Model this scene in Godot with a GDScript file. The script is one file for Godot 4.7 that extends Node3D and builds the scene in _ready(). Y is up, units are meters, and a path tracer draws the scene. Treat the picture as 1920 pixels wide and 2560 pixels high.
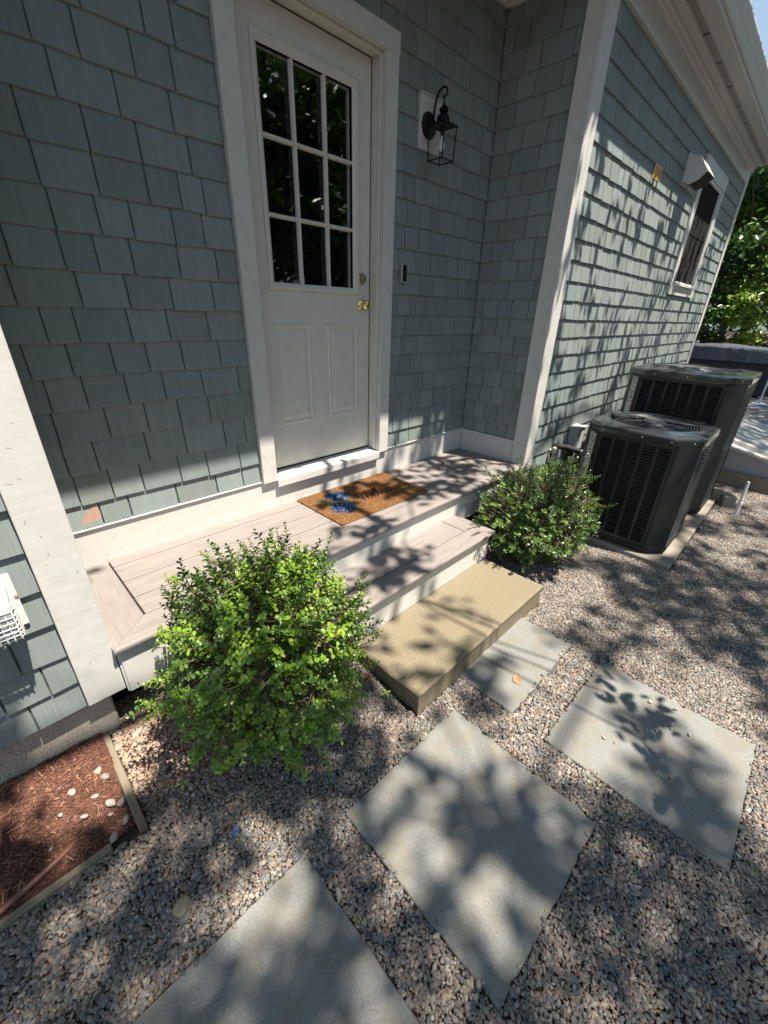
extends Node3D

const SUN := Vector3(0.13, 1.0, 0.355)      # towards the sun
const H := 0.4704                           # deck top
var rng := RandomNumberGenerator.new()
var mats := {}
var taken := {}
var house: Node3D

# ------------------------------------------------------------------ mesh builder
class MB:
	var v := PackedVector3Array()
	var n := PackedVector3Array()
	var u := PackedVector2Array()
	var c := PackedColorArray()
	func tri(a: Vector3, b: Vector3, d: Vector3, na: Vector3, nb: Vector3, nd: Vector3, ua := Vector2.ZERO, ub := Vector2.ZERO, ud := Vector2.ZERO) -> void:
		if (b - a).cross(d - a).dot(na + nb + nd) > 0.0:
			v.append_array([a, d, b]); n.append_array([na, nd, nb]); u.append_array([ua, ud, ub])
		else:
			v.append_array([a, b, d]); n.append_array([na, nb, nd]); u.append_array([ua, ub, ud])
	func face(p: Array, out: Vector3) -> void:      # flat convex polygon; out = rough outward direction
		var nn := Vector3.ZERO
		for i in p.size():
			var q: Vector3 = p[i]; var r: Vector3 = p[(i + 1) % p.size()]
			nn += q.cross(r)
		nn = nn.normalized()
		if nn.dot(out) < 0.0: nn = -nn
		for i in range(1, p.size() - 1):
			tri(p[0], p[i], p[i + 1], nn, nn, nn)
	func uvquad(a: Vector3, b: Vector3, d: Vector3, e: Vector3, out: Vector3) -> void:   # a top-left, b top-right, d bottom-right, e bottom-left
		var nn := (b - a).cross(e - a).normalized()
		if nn.dot(out) < 0.0: nn = -nn
		tri(a, b, d, nn, nn, nn, Vector2(0, 0), Vector2(1, 0), Vector2(1, 1))
		tri(a, d, e, nn, nn, nn, Vector2(0, 0), Vector2(1, 1), Vector2(0, 1))
	func box(ct: Vector3, s: Vector3, b := 0.0, bs := Basis.IDENTITY) -> void:
		var h := s * 0.5
		b = min(b, min(h.x, min(h.y, h.z)) * 0.9)
		if b <= 0.0:
			for ax in 3:
				for sg in [-1.0, 1.0]:
					var o := Vector3.ZERO; o[ax] = sg
					var i := (ax + 1) % 3; var j := (ax + 2) % 3
					var ps := []
					for k in [[-1, -1], [1, -1], [1, 1], [-1, 1]]:
						var q := Vector3.ZERO
						q[ax] = sg * h[ax]; q[i] = k[0] * h[i]; q[j] = k[1] * h[j]
						ps.append(ct + bs * q)
					face(ps, bs * o)
			return
		for ax in 3:
			for sg in [-1.0, 1.0]:
				var o := Vector3.ZERO; o[ax] = sg
				var i := (ax + 1) % 3; var j := (ax + 2) % 3
				var ps := []
				for k in [[-1, -1], [1, -1], [1, 1], [-1, 1]]:
					var q := Vector3.ZERO
					q[ax] = sg * h[ax]; q[i] = k[0] * (h[i] - b); q[j] = k[1] * (h[j] - b)
					ps.append(ct + bs * q)
				face(ps, bs * o)
		for ax in 3:      # edges along ax
			var i := (ax + 1) % 3; var j := (ax + 2) % 3
			for si in [-1.0, 1.0]:
				for sj in [-1.0, 1.0]:
					var o := Vector3.ZERO; o[i] = si; o[j] = sj
					var ps := []
					for k in [[-1, 0], [1, 0], [1, 1], [-1, 1]]:
						var q := Vector3.ZERO
						q[ax] = k[0] * (h[ax] - b)
						q[i] = si * (h[i] if k[1] == 0 else h[i] - b)
						q[j] = sj * (h[j] - b if k[1] == 0 else h[j])
						ps.append(ct + bs * q)
					face(ps, bs * o)
		for sx in [-1.0, 1.0]:
			for sy in [-1.0, 1.0]:
				for sz in [-1.0, 1.0]:
					var w := Vector3(sx, sy, sz)
					var a := Vector3(sx * h.x, sy * (h.y - b), sz * (h.z - b))
					var d := Vector3(sx * (h.x - b), sy * h.y, sz * (h.z - b))
					var e := Vector3(sx * (h.x - b), sy * (h.y - b), sz * h.z)
					face([ct + bs * a, ct + bs * d, ct + bs * e], bs * w)
	func mm(x0: float, x1: float, y0: float, y1: float, z0: float, z1: float, b := 0.0) -> void:
		box(Vector3((x0 + x1) * 0.5, (y0 + y1) * 0.5, (z0 + z1) * 0.5), Vector3(x1 - x0, y1 - y0, z1 - z0), b)
	func tube(p: Array, r: Array, sides := 8, cap := true) -> void:
		var rings := []
		var ref := Vector3(0.31, 0.52, 0.8).normalized()
		for i in p.size():
			var a: Vector3 = p[max(i - 1, 0)]; var b: Vector3 = p[min(i + 1, p.size() - 1)]
			var t := (b - a).normalized()
			var s := ref.cross(t)
			if s.length() < 0.05: s = Vector3.UP.cross(t)
			s = s.normalized()
			var w := t.cross(s)
			var ring := []
			for k in sides:
				var an := TAU * k / sides
				ring.append([s * cos(an) + w * sin(an), p[i]])
			rings.append(ring)
		for i in p.size() - 1:
			for k in sides:
				var l := (k + 1) % sides
				var a = rings[i][k]; var b = rings[i][l]; var d = rings[i + 1][l]; var e = rings[i + 1][k]
				var pa: Vector3 = a[1] + a[0] * r[i]; var pb: Vector3 = b[1] + b[0] * r[i]
				var pd: Vector3 = d[1] + d[0] * r[i + 1]; var pe: Vector3 = e[1] + e[0] * r[i + 1]
				tri(pa, pb, pd, a[0], b[0], d[0]); tri(pa, pd, pe, a[0], d[0], e[0])
		if cap:
			for i in [0, p.size() - 1]:
				var ps := []
				for k in sides: ps.append(rings[i][k][1] + rings[i][k][0] * r[i])
				var nb: Vector3 = p[1] if i == 0 else p[p.size() - 2]
				face(ps, p[i] - nb)
	func lathe(prof: Array, ct: Vector3, bs := Basis.IDENTITY, seg := 20) -> void:     # prof: [radius, height] along local y
		for i in prof.size() - 1:
			var p0: Vector2 = Vector2(prof[i][0], prof[i][1]); var p1: Vector2 = Vector2(prof[i + 1][0], prof[i + 1][1])
			var d := p1 - p0
			var nn := Vector2(d.y, -d.x).normalized()
			for k in seg:
				var a0 := TAU * k / seg; var a1 := TAU * (k + 1) / seg
				var c0 := Vector3(cos(a0), 0, sin(a0)); var c1 := Vector3(cos(a1), 0, sin(a1))
				var q := [c0 * p0.x + Vector3(0, p0.y, 0), c1 * p0.x + Vector3(0, p0.y, 0), c1 * p1.x + Vector3(0, p1.y, 0), c0 * p1.x + Vector3(0, p1.y, 0)]
				var n0 := (bs * (c0 * nn.x + Vector3(0, nn.y, 0))).normalized(); var n1 := (bs * (c1 * nn.x + Vector3(0, nn.y, 0))).normalized()
				for j in 4: q[j] = ct + bs * q[j]
				if p0.x > 0.00001: tri(q[0], q[1], q[2], n0, n1, n1)
				if p1.x > 0.00001: tri(q[0], q[2], q[3], n0, n1, n0)
	func prism(poly: Array, y0: float, y1: float) -> void:    # poly: Vector2 (x, z), convex
		var ce := Vector2.ZERO
		for q in poly: ce += q
		ce /= poly.size()
		var tp := []; var bt := []
		for q in poly:
			tp.append(Vector3(q.x, y1, q.y)); bt.append(Vector3(q.x, y0, q.y))
		face(tp, Vector3.UP); face(bt, Vector3.DOWN)
		for i in poly.size():
			var j := (i + 1) % poly.size()
			var m: Vector2 = (poly[i] + poly[j]) * 0.5 - ce
			face([bt[i], bt[j], tp[j], tp[i]], Vector3(m.x, 0, m.y))
	func extrude_x(prof: Array, x0: float, x1: float, m0 := 0.0, m1 := 0.0) -> void:   # prof: Vector2 (z, y) closed loop; ends mitred so that the largest z keeps the full length
		var zx := -1e9; var zn := 1e9; var ce := Vector2.ZERO
		for q in prof:
			zx = max(zx, q.x); zn = min(zn, q.x); ce += q
		ce /= prof.size()
		var a := []; var b := []
		for q in prof:
			var t: float = (zx - q.x) / max(zx - zn, 0.0001)
			a.append(Vector3(x0 + m0 * t, q.y, q.x)); b.append(Vector3(x1 - m1 * t, q.y, q.x))
		for i in prof.size():
			var j := (i + 1) % prof.size()
			var e: Vector2 = prof[j] - prof[i]
			var o := Vector2(e.y, -e.x)
			if o.dot((prof[i] + prof[j]) * 0.5 - ce) < 0.0: o = -o
			face([a[i], b[i], b[j], a[j]], Vector3(0, o.y, o.x))
		var tri_i := Geometry2D.triangulate_polygon(PackedVector2Array(prof))
		for k in range(0, tri_i.size(), 3):
			face([a[tri_i[k]], a[tri_i[k + 1]], a[tri_i[k + 2]]], Vector3.LEFT)
			face([b[tri_i[k]], b[tri_i[k + 1]], b[tri_i[k + 2]]], Vector3.RIGHT)
	func append(o: MB, t: Transform3D) -> void:
		var nb := t.basis.inverse().transposed()
		for i in o.v.size():
			v.append(t * o.v[i]); n.append((nb * o.n[i]).normalized()); u.append(o.u[i])
	func mesh() -> ArrayMesh:
		var a := []
		a.resize(Mesh.ARRAY_MAX)
		a[Mesh.ARRAY_VERTEX] = v; a[Mesh.ARRAY_NORMAL] = n; a[Mesh.ARRAY_TEX_UV] = u
		if c.size() == v.size() and c.size() > 0: a[Mesh.ARRAY_COLOR] = c
		var m := ArrayMesh.new()
		m.add_surface_from_arrays(Mesh.PRIMITIVE_TRIANGLES, a)
		return m

# ------------------------------------------------------------------ nodes
func numbered(called: String) -> String:
	var k: int = taken.get(called, 0)
	taken[called] = k + 1
	return called if k == 0 else "%s_%03d" % [called, k]

func add(called: String, m, material: Material, parent: Node = null) -> MeshInstance3D:
	var o := MeshInstance3D.new()
	o.mesh = m.mesh() if m is MB else m
	o.material_override = material
	o.cast_shadow = GeometryInstance3D.SHADOW_CASTING_SETTING_ON
	if parent == null:
		o.name = numbered(called); add_child(o)
	else:
		o.name = called; parent.add_child(o, true)
	return o

func tag(o: Node, label: String, category: String, group := "", kind := "") -> Node:
	if label != "": o.set_meta("label", label)
	if category != "": o.set_meta("category", category)
	if group != "": o.set_meta("group", group)
	if kind != "": o.set_meta("kind", kind)
	return o

func thing(called: String, label: String, category: String, at := Vector3.ZERO, group := "") -> Node3D:
	var o := Node3D.new()
	o.name = numbered(called); add_child(o); o.position = at
	tag(o, label, category, group)
	return o

func sub(called: String, parent: Node) -> Node3D:
	var o := Node3D.new()
	o.name = called; parent.add_child(o, true)
	return o

func many(called: String, m: Mesh, material: Material, xf: Array, cols: Array, parent: Node = null) -> MultiMeshInstance3D:
	var mm := MultiMesh.new()
	mm.transform_format = MultiMesh.TRANSFORM_3D
	mm.use_colors = true
	mm.mesh = m
	mm.instance_count = xf.size()
	for i in xf.size():
		mm.set_instance_transform(i, xf[i]); mm.set_instance_color(i, cols[i])
	var o := MultiMeshInstance3D.new()
	o.multimesh = mm
	o.material_override = material
	if parent == null:
		o.name = numbered(called); add_child(o)
	else:
		o.name = called; parent.add_child(o, true)
	return o

# ------------------------------------------------------------------ textures and materials
func nz(sd: int, fr := 1.0, oct := 3) -> FastNoiseLite:
	var f := FastNoiseLite.new()
	f.seed = sd; f.noise_type = FastNoiseLite.TYPE_SIMPLEX_SMOOTH
	f.frequency = fr; f.fractal_octaves = oct
	return f

func tile(f: FastNoiseLite, x: float, y: float, w: float, h: float) -> float:    # seamless noise over w x h, on a torus blend
	var a := f.get_noise_2d(x, y); var b := f.get_noise_2d(x - w, y)
	var d := f.get_noise_2d(x, y - h); var e := f.get_noise_2d(x - w, y - h)
	var s := x / w; var t := y / h
	return lerp(lerp(a, b, s), lerp(d, e, s), t) / max(0.5, sqrt((1 - s) * (1 - s) + s * s) * sqrt((1 - t) * (1 - t) + t * t))

func tex(im: Image) -> ImageTexture:
	im.generate_mipmaps()
	return ImageTexture.create_from_image(im)

func grain_image(sd: int, along_v: bool, lo: float, hi: float, size := 384) -> Image:
	var im := Image.create(size, size, false, Image.FORMAT_RGB8)
	var f := nz(sd, 1.0, 4); var g := nz(sd + 5, 1.0, 2)
	for y in size:
		for x in size:
			var a := float(x if along_v else y); var b := float(y if along_v else x)
			var wob := tile(g, b * 0.012, a * 0.012, size * 0.012, size * 0.012) * 9.0
			var s := tile(f, a * 0.14 + wob * 0.06, b * 0.006, size * 0.14, size * 0.006)
			var q := tile(g, a * 0.02, b * 0.01, size * 0.02, size * 0.01)
			var k: float = clamp(0.5 + s * 0.62 + q * 0.25, 0, 1)
			var val := lerpf(lo, hi, k)
			im.set_pixel(x, y, Color(val, val, val))
	return im

func speck_image(sd: int, fr: float, oct: int, c0: Color, c1: Color, c2: Color, contrast := 1.0, size := 384, flecks := 0, fleck := Color.WHITE, jit := 0.07, blotch := 1.0) -> Image:
	var im := Image.create(size, size, false, Image.FORMAT_RGB8)
	var f := nz(sd, fr, oct); var g := nz(sd + 9, fr * 0.08, 3)
	var r := RandomNumberGenerator.new(); r.seed = sd
	for y in size:
		for x in size:
			var a := tile(f, x, y, size, size) * contrast; var b := tile(g, x, y, size, size)
			var k: float = clamp(0.5 + a * 0.9, 0, 1)
			var q := c0.lerp(c1, k)
			q = q.lerp(c2, clamp((b * 1.0 + 0.15) * blotch, 0, 0.6))
			var w := r.randf_range(1.0 - jit, 1.0 + jit)
			im.set_pixel(x, y, Color(q.r * w, q.g * w, q.b * w))
	for i in flecks:
		var px := r.randf() * size; var py := r.randf() * size; var an := r.randf() * TAU; var ln := r.randf_range(1, 9)
		for s in int(ln * 2):
			var xx := int(px + cos(an) * s * 0.5 + sin(s * 0.2)) % size; var yy := int(py + sin(an) * s * 0.5) % size
			var o := im.get_pixel(abs(xx), abs(yy))
			im.set_pixel(abs(xx), abs(yy), o.lerp(fleck, 0.35))
	return im

func normal_from(im: Image, k: float) -> ImageTexture:
	var b: Image = im.duplicate()
	b.bump_map_to_normal_map(k)
	return tex(b)

func M(called: String, col: Color, rough: float, opt := {}) -> StandardMaterial3D:      # col: linear base colour
	if mats.has(called): return mats[called]
	var m := StandardMaterial3D.new()
	m.resource_name = called
	m.albedo_color = col.linear_to_srgb()
	m.roughness = rough
	m.metallic = opt.get("metal", 0.0)
	m.metallic_specular = opt.get("spec", 0.5)
	if opt.has("tex"): m.albedo_texture = opt.tex
	if opt.has("nrm"):
		m.normal_enabled = true; m.normal_texture = opt.nrm; m.normal_scale = opt.get("nk", 1.0)
	if opt.has("tri"):
		m.uv1_triplanar = true; m.uv1_world_triplanar = true
		m.uv1_scale = opt.tri
	if opt.get("vc", false): m.vertex_color_use_as_albedo = true
	if opt.has("back"):
		m.backlight_enabled = true; m.backlight = opt.back
	if opt.has("cc"):
		m.clearcoat_enabled = true; m.clearcoat = opt.cc; m.clearcoat_roughness = opt.get("ccr", 0.1)
	mats[called] = m
	return m

func ground_y(x: float, z: float) -> float:
	var near: float = smoothstep(1.4, 0.6, z)
	return near * lerpf(0.085, 0.02, smoothstep(-2.1, -0.8, x))

# ------------------------------------------------------------------ scene
func _ready() -> void:
	rng.seed = 7
	# camera
	var cam := Camera3D.new()
	cam.name = "camera"
	add_child(cam)
	cam.transform = Transform3D(Basis(Vector3(0.708545, 0.026003, 0.705186), Vector3(0.291733, 0.899131, -0.326276), Vector3(-0.642539, 0.436907, 0.629489)), Vector3(-2.9722, 1.5248, 1.999))
	cam.fov = 102.5485
	cam.near = 0.02; cam.far = 400.0
	cam.current = true
	# sky
	var env := Environment.new()
	var sm := ProceduralSkyMaterial.new()
	sm.sky_top_color = Color(0.57, 0.68, 0.80)
	sm.sky_horizon_color = Color(0.74, 0.80, 0.83)
	sm.sky_curve = 0.16
	sm.ground_bottom_color = Color(0.22, 0.25, 0.2)
	sm.ground_horizon_color = Color(0.55, 0.62, 0.6)
	sm.sun_angle_max = 1.0
	var sky := Sky.new(); sky.sky_material = sm
	env.background_mode = Environment.BG_SKY
	env.sky = sky
	env.background_energy_multiplier = 0.56
	env.ambient_light_source = Environment.AMBIENT_SOURCE_SKY
	env.tonemap_mode = Environment.TONE_MAPPER_LINEAR
	env.tonemap_exposure = 2.4
	env.sdfgi_enabled = true; env.ssao_enabled = true; env.ssil_enabled = true
	var we := WorldEnvironment.new(); we.name = "world_environment"; we.environment = env
	add_child(we)
	# sun
	var sun := DirectionalLight3D.new()
	sun.name = "sun"
	sun.light_energy = 1.6
	sun.light_color = Color(1.0, 0.965, 0.905)
	sun.light_angular_distance = 0.53
	sun.shadow_enabled = true
	add_child(sun)
	sun.look_at_from_position(SUN * 10.0, Vector3.ZERO, Vector3.RIGHT)
	materials()
	build_ground()
	build_house()
	build_porch()
	build_stones()
	build_gravel()
	build_leaf_litter()
	build_mulch()
	build_wall_things()
	build_machines()
	build_patio()
	build_bushes()
	build_litter()
	build_trees()

func materials() -> void:
	var gv := grain_image(11, true, 0.90, 1.0)
	var gu := grain_image(12, false, 0.86, 1.0)
	var gv2 := grain_image(13, true, 0.86, 1.0)
	var gvn := normal_from(gv, 5.0); var gun := normal_from(gu, 4.0); var gv2n := normal_from(gv2, 4.0)
	var gvt := tex(gv)
	# painted shingles, a few tones of one grey green
	var base := Color(0.245, 0.287, 0.278)
	for k in 5:
		var t: float = [1.0, 0.90, 1.08, 0.95, 1.03][k]
		var w: float = [0.0, 0.006, -0.004, -0.006, 0.004][k]
		M("shingle_paint_%d" % k, Color(base.r * t + w, base.g * t, base.b * t - w), 0.6, {tex = gvt, nrm = gvn, nk = 0.45, tri = Vector3(2.3, 1.0, 2.3)})
	M("bare_wood", Color(0.46, 0.30, 0.22), 0.8, {tex = gvt, nrm = gvn, tri = Vector3(3, 1.5, 3)})
	M("wall_backing", Color(0.13, 0.16, 0.16), 0.8)
	var dirt := speck_image(21, 0.02, 4, Color(0.965, 0.965, 0.96), Color(1, 1, 1), Color(0.985, 0.98, 0.97), 1.0, 512, 95, Color(0.42, 0.40, 0.37), 0.012)
	var brush := grain_image(22, false, 0.6, 1.0, 256)
	M("white_trim", Color(0.625, 0.615, 0.59), 0.45, {tex = tex(dirt), nrm = normal_from(brush, 1.2), nk = 0.18, tri = Vector3(1.1, 1.1, 1.1)})
	M("cream_door", Color(0.68, 0.66, 0.60), 0.38, {tex = tex(dirt), tri = Vector3(0.9, 0.9, 0.9)})
	M("soffit_white", Color(0.62, 0.61, 0.585), 0.5)
	M("dark_gap", Color(0.012, 0.012, 0.012), 0.8)
	M("room_dark", Color(0.02, 0.019, 0.018), 0.9)
	var dk := Color(0.275, 0.242, 0.226)
	M("deck_along_x", dk, 0.62, {tex = tex(gu), nrm = gun, nk = 0.6, tri = Vector3(1.5, 2.2, 2.2)})
	M("deck_along_z", Color(dk.r * 0.97, dk.g * 0.97, dk.b * 0.98), 0.62, {tex = tex(gv2), nrm = gv2n, nk = 0.6, tri = Vector3(2.2, 2.2, 1.5)})
	var conc := speck_image(31, 0.2, 3, Color(0.40, 0.35, 0.27), Color(1, 0.975, 0.91), Color(0.72, 0.67, 0.58), 1.2, 512, 0, Color.WHITE, 0.2, 0.3)
	M("sandy_concrete", Color(0.45, 0.42, 0.35), 0.9, {tex = tex(conc), nrm = normal_from(conc, 4.0), tri = Vector3(2.0, 2.0, 2.0)})
	var stn := speck_image(41, 0.16, 4, Color(0.84, 0.85, 0.855), Color(1, 1, 0.98), Color(0.90, 0.86, 0.79), 0.9, 512, 420, Color(1, 1, 1), 0.07, 1.1)
	M("bluestone", Color(0.22, 0.219, 0.212), 0.68, {tex = tex(stn), nrm = normal_from(stn, 1.4), nk = 0.4, tri = Vector3(1.25, 1.25, 1.25)})
	var found := speck_image(51, 0.12, 4, Color(0.66, 0.64, 0.61), Color(1, 0.98, 0.94), Color(0.9, 0.88, 0.83), 1.0, 384)
	M("cement", Color(0.37, 0.345, 0.31), 0.92, {tex = tex(found), nrm = normal_from(found, 5.0), tri = Vector3(2.6, 2.6, 2.6)})
	var soil := speck_image(61, 0.2, 4, Color(0.35, 0.3, 0.27), Color(1, 0.95, 0.9), Color(0.7, 0.62, 0.55), 1.2, 384)
	M("foundation_cement", Color(0.55, 0.525, 0.48), 0.92, {tex = tex(found), nrm = normal_from(found, 4.0), nk = 0.7, tri = Vector3(2.6, 2.6, 2.6)})
	M("soil", Color(0.13, 0.105, 0.088), 0.95, {tex = tex(soil), nrm = normal_from(soil, 6.0), tri = Vector3(3, 3, 3)})
	M("gravel_stone", Color(1, 1, 1), 0.75, {vc = true})
	M("mulch_chip", Color(1, 1, 1), 0.85, {vc = true})
	M("weathered_timber", Color(0.225, 0.185, 0.13), 0.85, {tex = tex(gv2), nrm = gv2n, tri = Vector3(4, 4, 1.2)})
	M("weathered_timber_x", Color(0.225, 0.185, 0.13), 0.85, {tex = tex(gu), nrm = gun, tri = Vector3(1.2, 4, 4)})
	M("hose_rubber", Color(0.17, 0.075, 0.055), 0.45)
	M("brass", Color(0.83, 0.62, 0.27), 0.14, {metal = 1.0})
	M("aged_brass", Color(0.42, 0.34, 0.19), 0.3, {metal = 1.0})
	M("black_iron", Color(0.008, 0.008, 0.009), 0.42, {spec = 0.3})
	var glass := M("pane_glass", Color(0.02, 0.022, 0.022), 0.0, {spec = 0.5})
	glass.transparency = BaseMaterial3D.TRANSPARENCY_ALPHA
	glass.albedo_color.a = 0.02
	M("screen_mesh", Color(0.035, 0.033, 0.031), 0.9, {spec = 0.1})
	M("bulb_glass", Color(0.75, 0.77, 0.75), 0.15)
	M("plastic_white", Color(0.72, 0.72, 0.70), 0.35)
	M("plastic_black", Color(0.01, 0.01, 0.01), 0.1)
	M("satin_nickel", Color(0.42, 0.42, 0.41), 0.35, {metal = 0.6})
	M("unit_paint", Color(0.023, 0.025, 0.0255), 0.3, {spec = 0.5})
	M("unit_lid", Color(0.028, 0.031, 0.033), 0.17, {spec = 0.6, cc = 0.5, ccr = 0.06})
	M("unit_black", Color(0.008, 0.008, 0.009), 0.6)
	M("guard_wire", Color(0.09, 0.095, 0.1), 0.3)
	M("box_grey", Color(0.40, 0.42, 0.41), 0.5)
	M("insulation", Color(0.018, 0.016, 0.016), 0.8)
	M("copper_dull", Color(0.30, 0.27, 0.25), 0.4, {metal = 0.7})
	M("pvc_white", Color(0.76, 0.77, 0.76), 0.35)
	M("motor_grey", Color(0.07, 0.073, 0.078), 0.4)
	M("hatch_paint", Color(0.47, 0.455, 0.435), 0.4, {tex = tex(dirt), tri = Vector3(1, 1, 1)})
	M("hatch_side", Color(0.30, 0.29, 0.30), 0.5)
	M("paver", Color(0.25, 0.265, 0.285), 0.85, {tex = tex(found), nrm = normal_from(found, 3.0), tri = Vector3(1.6, 1.6, 1.6)})
	M("paver_warm", Color(0.28, 0.275, 0.275), 0.85, {tex = tex(found), nrm = normal_from(found, 3.0), tri = Vector3(1.6, 1.6, 1.6)})
	M("tub_cover", Color(0.10, 0.105, 0.13), 0.3)
	M("tub_shell", Color(0.035, 0.034, 0.042), 0.6)
	M("pale_blue", Color(0.45, 0.60, 0.74), 0.4)
	M("boxwood", Color(1, 1, 1), 0.32, {vc = true, spec = 0.5, back = Color(0.34, 0.48, 0.07)})
	M("tree_leaf", Color(1, 1, 1), 0.42, {vc = true, back = Color(0.42, 0.6, 0.1)})
	M("bark", Color(0.09, 0.072, 0.056), 0.9)
	M("twig_bark", Color(0.15, 0.115, 0.07), 0.85)
	M("coir", Color(1, 1, 1), 0.95, {vc = true})
	M("coir_back", Color(0.16, 0.075, 0.028), 0.95)
	M("roofing", Color(0.10, 0.10, 0.10), 0.9)
	M("dry_leaf", Color(0.42, 0.17, 0.085), 0.7)
	M("green_leaf", Color(0.35, 0.48, 0.08), 0.5, {back = Color(0.2, 0.25, 0.05)})
	M("wrapper_blue", Color(0.02, 0.14, 0.65), 0.3)

# ------------------------------------------------------------------ ground
func build_ground() -> void:
	var xs := [-120.0, -40.0, -14.0, -6.0]; var zs := [-120.0, -40.0, -12.0, -4.0]
	var x := -4.4
	while x < 3.0: xs.append(x); x += 0.1
	xs.append_array([4.0, 7.0, 12.0, 20.0, 40.0, 120.0])
	var z := 0.0
	while z < 3.6: zs.append(z); z += 0.1
	zs.append_array([4.5, 6.0, 9.0, 14.0, 40.0, 120.0])
	var b := MB.new()
	for i in xs.size() - 1:
		for j in zs.size() - 1:
			var q := []
			for k in [[i, j], [i + 1, j], [i + 1, j + 1], [i, j + 1]]:
				q.append(Vector3(xs[k[0]], ground_y(xs[k[0]], zs[k[1]]) - 0.012, zs[k[1]]))
			b.face(q, Vector3.UP)
	tag(add("ground", b, mats.soil), "brown earth under the gravel and around the house", "ground", "", "structure")

# ------------------------------------------------------------------ house
const COURSES := [0.274, 0.384, 0.503, 0.632, 0.757, 0.890, 1.021, 1.148, 1.271, 1.391, 1.512, 1.632, 1.752, 1.875, 1.996, 2.118, 2.239, 2.362, 2.484, 2.607, 2.726, 2.847, 2.969, 3.090, 3.21]
var shingle_mb := []
var shingle_mesh := []

func make_shingles() -> void:      # unit width wedges standing on y = 0, back on z = 0, facing +z
	for k in 4:
		var b := MB.new()
		var hgt := 0.142
		var tb := [0.0148, 0.0156, 0.0138, 0.0150][k] as float
		var tilt := [0.0, 0.0018, -0.0015, 0.0008][k] as float
		var e := 0.0015
		var p0 := Vector3(-0.5, -tilt, 0); var p1 := Vector3(0.5, tilt, 0)
		var f0 := p0 + Vector3(0.004, 0, tb - e); var f1 := p1 + Vector3(-0.004, 0, tb - e)
		var g0 := p0 + Vector3(0.012, e * 1.4, tb); var g1 := p1 + Vector3(-0.012, e * 1.4, tb)
		var t0 := Vector3(-0.488, hgt, 0.0025); var t1 := Vector3(0.488, hgt, 0.0025)
		var s0 := Vector3(-0.5, hgt, 0.001); var s1 := Vector3(0.5, hgt, 0.001)
		var q0 := Vector3(-0.5, 0, tb - e); var q1 := Vector3(0.5, 0, tb - e)
		b.face([g0, g1, t1, t0], Vector3.BACK)
		b.face([p0, p1, f1, f0], Vector3.DOWN)
		b.face([f0, f1, g1, g0], Vector3(0, -1, 1))
		b.face([p0, f0, g0, t0, s0], Vector3.LEFT)
		b.face([p1, f1, g1, t1, s1], Vector3.RIGHT)
		shingle_mb.append(b); shingle_mesh.append(b.mesh())

# rows of shingles on a wall. o = local x 0 at ground level on the backing, dir = local +x, out = facing; holes = [x0,x1,y0,y1]
func shingle_wall(wall: Node3D, o: Vector3, dir: Vector3, out: Vector3, x0: float, x1: float, first: int, last: int, holes: Array, near: Callable, cap: int, bare := Vector2(99, 99)) -> void:
	var bs := Basis(dir, Vector3.UP, out)
	var r := RandomNumberGenerator.new(); r.seed = hash(wall.name) + int(x0 * 100)
	var all := []
	for ci in range(first, last):
		var y: float = COURSES[ci]
		var segs := [[x0, x1]]
		for hl in holes:
			if y + 0.06 > hl[2] and y + 0.06 < hl[3]:
				var ns := []
				for s in segs:
					if hl[0] > s[0] + 0.01: ns.append([s[0], min(s[1], hl[0])])
					if hl[1] < s[1] - 0.01: ns.append([max(s[0], hl[1]), s[1]])
				segs = ns
		for s in segs:
			var x: float = s[0] - r.randf() * 0.05
			x = s[0]
			var w := r.randf_range(0.06, 0.17)
			while x < s[1] - 0.004:
				if s[1] - (x + w) < 0.045: w = s[1] - x
				var gap := r.randf_range(0.0022, 0.0045)
				all.append([x + w * 0.5, y + r.randf_range(-0.0025, 0.0025), w - gap])
				x += w
				w = r.randf_range(0.095, 0.20)
	var order := []
	for a in all:
		var pt: Vector3 = o + dir * a[0] + Vector3.UP * a[1]
		order.append([near.call(pt), a])
	order.sort_custom(func(p, q): return p[0] < q[0])
	var rest := MB.new()
	for i in order.size():
		var a = order[i][1]
		var k := r.randi() % 4
		var t := Transform3D(bs * Basis.from_scale(Vector3(a[2], r.randf_range(0.985, 1.0), r.randf_range(0.93, 1.06))), o + dir * a[0] + Vector3.UP * a[1])
		if i < cap:
			var sh := add("shingle", shingle_mesh[k], mats["shingle_paint_%d" % (r.randi() % 5)], wall)
			sh.transform = t
		else:
			rest.append(shingle_mb[k], t)
	if rest.v.size() > 0:
		tag(add("shingle_rows", rest, mats.shingle_paint_0, wall), "", "", "", "stuff")

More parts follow.
